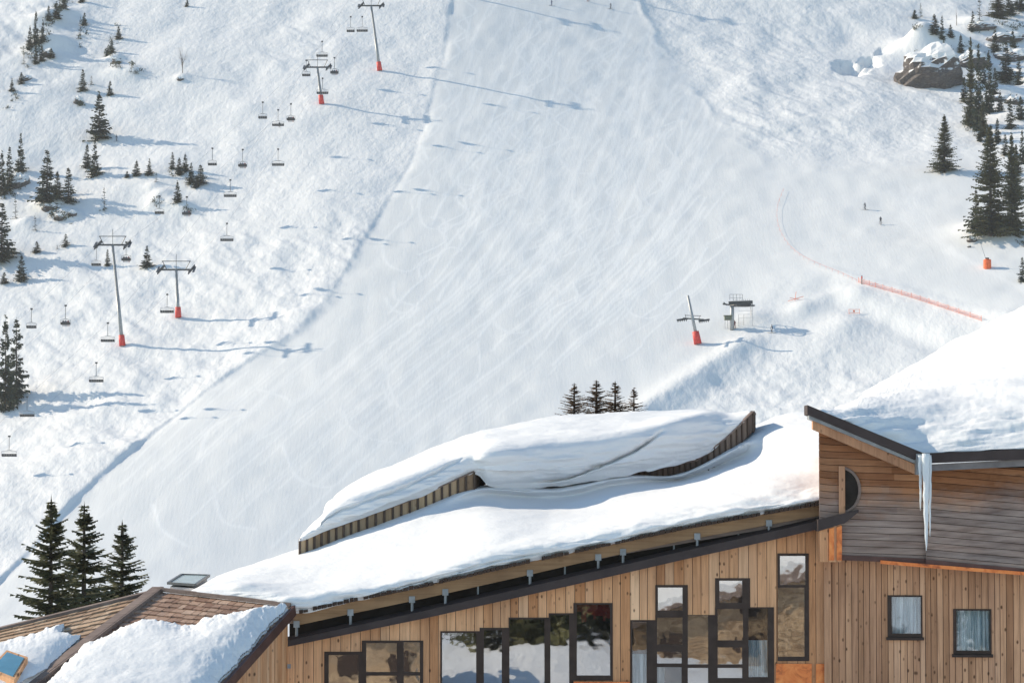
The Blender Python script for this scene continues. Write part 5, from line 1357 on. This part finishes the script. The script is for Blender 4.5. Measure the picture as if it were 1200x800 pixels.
# snow on its roof
def inpoly(x, y, poly):
    inside = np.zeros(x.shape, bool); n = len(poly)
    for i in range(n):
        x0, y0 = poly[i]; x1, y1 = poly[(i+1) % n]
        c = ((y0 > y) != (y1 > y)) & (x < (x1-x0)*(y-y0)/(y1-y0+1e-12)+x0); inside ^= c
    return inside
def project(V):
    a = V[..., 0]/V[..., 1]; v = V[..., 2]/V[..., 1]
    ang = np.arctan(v) - PITCH; k = np.sqrt(1+v*v) ; depth = k*np.cos(ang)
    return 600 + F*a/depth, 400 - F*np.tan(ang)
def roof_snow(f, poly, label, thick, seed, s0=0, s1=1, nS=260, nT=200, edge=9):
    ss = np.linspace(s0, s1, nS); tt = np.linspace(0.0, 1, nT)
    A, B, C, D = [np.array(f(*q)) for q in ((0,0),(1,0),(0,1),(1,1))]
    S, T = np.meshgrid(ss, tt, indexing='ij'); S = S[..., None]; T = T[..., None]
    V = (A*(1-S)+B*S)*(1-T) + (C*(1-S)+D*S)*T
    px, py = project(V)
    pxw = px + 4.5*fbm(px*.06, py*.09, 4, seed, .6); pyw = py + 4*fbm(px*.08+9, py*.05, 4, seed+3, .65)
    ins = inpoly(pxw, pyw, poly); pw = np.array(poly + [poly[0]], float)
    d, _, _ = polydist(pxw, pyw, pw); d = np.where(ins, d, 0)
    th = thick * (1-np.exp(-d/edge)) * (.92 + .2*fbm(V[..., 0]*.8, V[..., 1]*.8, 3, seed+6, .5)) + .06*(d > 0)
    th = th + (d > 2) * .018 * fbm(V[..., 0]*4, V[..., 1]*2.5, 3, seed+9)
    th = np.where(ins, np.maximum(th, .05), 0)
    V2 = V.copy(); V2[..., 2] += th + .035
    keep = ins[:-1, :-1] & ins[1:, :-1] & ins[1:, 1:] & ins[:-1, 1:]
    idx = np.arange(V.shape[0]*V.shape[1]).reshape(V.shape[:2]); off = idx.size
    q = np.stack([idx[:-1, :-1], idx[:-1, 1:], idx[1:, 1:], idx[1:, :-1]], -1)[keep]
    qs = [q, q[:, ::-1] + off]
    # side skirts
    K = np.pad(keep, 1); 
    for (di, dj, e0, e1) in ((-1,0,(0,0),(0,1)), (1,0,(1,1),(1,0)), (0,-1,(1,0),(0,0)), (0,1,(0,1),(1,1))):
        nb = K[1+di:K.shape[0]-1+di, 1+dj:K.shape[1]-1+dj]; ii, jj = np.where(keep & ~nb)
        a = idx[ii+e0[0], jj+e0[1]]; b = idx[ii+e1[0], jj+e1[1]]; qs.append(np.stack([a, b, b+off, a+off], -1))
    q = np.concatenate(qs); Vb = V.copy(); Vb[..., 2] += .03
    verts = np.concatenate([V2.reshape(-1, 3), Vb.reshape(-1, 3)]); used, inv = np.unique(q.reshape(-1), return_inverse=True)
    me = bpy.data.meshes.new('roof_snow'); me.from_pydata(verts[used].tolist(), [], inv.reshape(-1, 4).tolist())
    me.polygons.foreach_set('use_smooth', [True]*len(me.polygons)); me.materials.append(MAT['snow']); me.update()
    o = bpy.data.objects.new('roof_snow', me); COL.objects.link(o); tag(o, label, 'snow', 'deep snow on the roofs'); return o
roof_snow(PR, [(60,800),(67,792),(84,776),(100,762),(127,748),(150,738),(163,732),(182,733),(200,736),(214,740),(227,739),(240,731),(253,727),(270,724),(290,720),(312,716),(337,712),(342,716),(325,728),(308,745),(296,760),(282,776),(266,792),(215,870),(-60,900),(20,840)],
          'lumpy snow sheet sliding down the reddish shingle roof', .40, 4, edge=12)
roof_snow(PLf, [(-70,775),(-20,764),(0,758),(33,749),(55,741),(77,734),(74,746),(84,748),(98,748),(88,760),(70,775),(55,792),(30,830),(-20,850),(-100,850)], 'thin snow patch on the pale shingles left of the hip', .22, 7, nS=260)
# skylight at the bottom-left corner, wooden frame with blue glass
sk = thing('skylight', 'small blue roof window in a wooden frame at the bottom left corner', 'skylight')
def roofpt(px, py, f):
    best = None
    for s in np.linspace(0, 1, 60):
        for t in np.linspace(0, 1, 60):
            q = f(s, t); x, y = project(np.array(q)); e = (x-px)**2 + (y-py)**2
            if best is None or e < best[0]: best = (e, q)
    return best[1]
q = [roofpt(*c, PLf) + Vector((0,0,.42)) for c in ((-14,806),(16,818),(33,793),(8,783))]
dn = Vector((0,0,-.32)); m = MB(); m.hexa([q[0]+dn, q[1]+dn, q[2]+dn, q[3]+dn, q[0], q[1], q[2], q[3]]); m.build('frame', 'larch', sk)
cen = sum(q, Vector())/4; qi = [cen + (c-cen)*.8 + Vector((0,0,.012)) for c in q]
MAT['blue_glass'] = simple('blue_glass', (.10, .26, .36), .08, 0, .15)
m = MB(); m.hexa([c - Vector((0,0,.01)) for c in qi] + [c + Vector((0,0,.006)) for c in qi]); m.build('pane', 'blue_glass', sk)
centre(sk)
# glass roof hatch behind the ridge
ht = thing('roof_hatch', 'low glass roof hatch on a pale curb beside the roof snow', 'roof hatch')
a, b, c, d = P(197,683,75), P(229,685,74.6), P(245,674,79), P(213,673,79.4)
m = MB(); dn = Vector((0,0,-.9)); i_ = .1
m.hexa([a+dn+Vector((.05,0,0)), b+dn, c+dn, d+dn, a+Vector((.05,0,-.08)), b+Vector((-.05,0,-.08)), c+Vector((-.05,0,-.08)), d+Vector((.05,0,-.08))]); m.build('curb', 'plaster', ht)
m = MB()
for p0, p1 in ((a,b),(b,c),(c,d),(d,a)): m.bar(p0, p1, .06, .06)
m.build('frame', 'frame_grey', ht)
MAT['hatch_glass'] = simple('hatch_glass', (.30, .38, .38), .25, 0, .15)
m = MB(); m.hexa([p - Vector((0,0,.03)) for p in (a,b,c,d)] + [p for p in (a,b,c,d)]); m.build('pane', 'hatch_glass', ht)
centre(ht)

# ---- thin mountain air
hz, ht_, hb = newmat('thin_air'); ht_.nodes.remove(hb)
pv = ht_.nodes.new('ShaderNodeVolumePrincipled'); pv.inputs['Color'].default_value = (.90, .94, 1.0, 1); pv.inputs['Density'].default_value = .00010; pv.inputs['Anisotropy'].default_value = .2
ht_.links.new(pv.outputs[0], ht_.nodes['Material Output'].inputs['Volume']); MAT['thin_air'] = hz
gz0, gz1 = float(ZZ.min()) - 1, max(float(ZZ.max()) + 3, 20)
m = MB(); m.box(float(XX.min()) - 5, float(XX.max()) + 5, -405, 1410, gz0, gz1); hazeo = m.build('haze', 'thin_air'); tag(hazeo, None, None, None, 'stuff')

# ---- what the panes mirror: the village side behind the camera
for i, (x, Y, h, wd) in enumerate([(-.6,-44,22,8),(2.2,-41,17,6),(5.2,-46,20,7)]):
    tree_at((x, Y, float(height(x, Y)) - .3), h, wd, ('big0','big1')[i % 2], ('dark spruce mirrored in the tall windows of the long facade'), group='spruces behind the camera')
oc = thing('wooden_house', 'wooden house mirrored in the windows at the right of the long facade', 'house')
m = MB(); rn = random.Random(4)
for r in range(20):
    z = -11.2 + r * .34
    for j in range(13):
        x0_ = 7.2 + j; zt = -8.6 + (x0_ - 7.2) * .27
        if z < zt: m.box(x0_, x0_ + .98, -38.06 - .02 * (r % 2), -38, z, min(z + .27, zt), rn.random())
m.hexa([(7.2,-46,-11.2),(20.2,-46,-11.2),(20.2,-38.1,-11.2),(7.2,-38.1,-11.2),(7.2,-46,-8.7),(20.2,-46,-5.2),(20.2,-38.1,-5.2),(7.2,-38.1,-8.7)]); m.build('wall', 'parapet', oc)
m = MB(); m.hexa([(6.7,-37.2,-8.7),(20.7,-37.2,-5.0),(20.7,-47,-1.4),(6.7,-47,-4.9),(6.7,-37.2,-8.3),(20.7,-37.2,-4.6),(20.7,-47,-1.0),(6.7,-47,-4.5)]); m.build('roof', 'ridge', oc)
m = MB(); m.hexa([(6.8,-37.4,-8.3),(20.6,-37.4,-4.6),(20.6,-46.9,-1.0),(6.8,-46.9,-4.5),(6.8,-37.4,-7.8),(20.6,-37.4,-4.1),(20.6,-46.9,-.4),(6.8,-46.9,-3.9)]); sn = m.build('roof_snow', 'snow'); tag(sn, 'snow on the mirrored wooden house seen in the upper right panes', 'snow')
for x0 in (9, 13.5):
    for z0 in ((-10.0,) if x0 < 12 else (-10.0, -7.7)):
        m = MB(); m.box(x0, x0+1.1, -37.98, -37.9, z0 - .4, z0+.7); m.build('window', 'frame', oc)
od = thing('wooden_house', 'wooden house mirrored in the leftmost windows of the long facade', 'house')
m = MB(); rn = random.Random(14)
for r in range(11):
    z = -11.6 + r * .3; m.box(-15, -4.6, -18.06 - .02 * (r % 2), -18, z, z + .28, rn.random())
m.box(-15, -4.6, -26, -18.1, -11.6, -8.3); m.build('wall', 'parapet', od)
for x0 in (-13, -9.2, -6.6):
    m = MB(); m.box(x0, x0+1.3, -17.98, -17.9, -10.4, -9.2); m.build('window', 'frame', od)
m = MB(); m.box(-15.6, -4.2, -27, -17.4, -8.28, -8.0); m.build('roof', 'ridge', od)
for r in (main, rb, sc_, oc, od): centre(r)
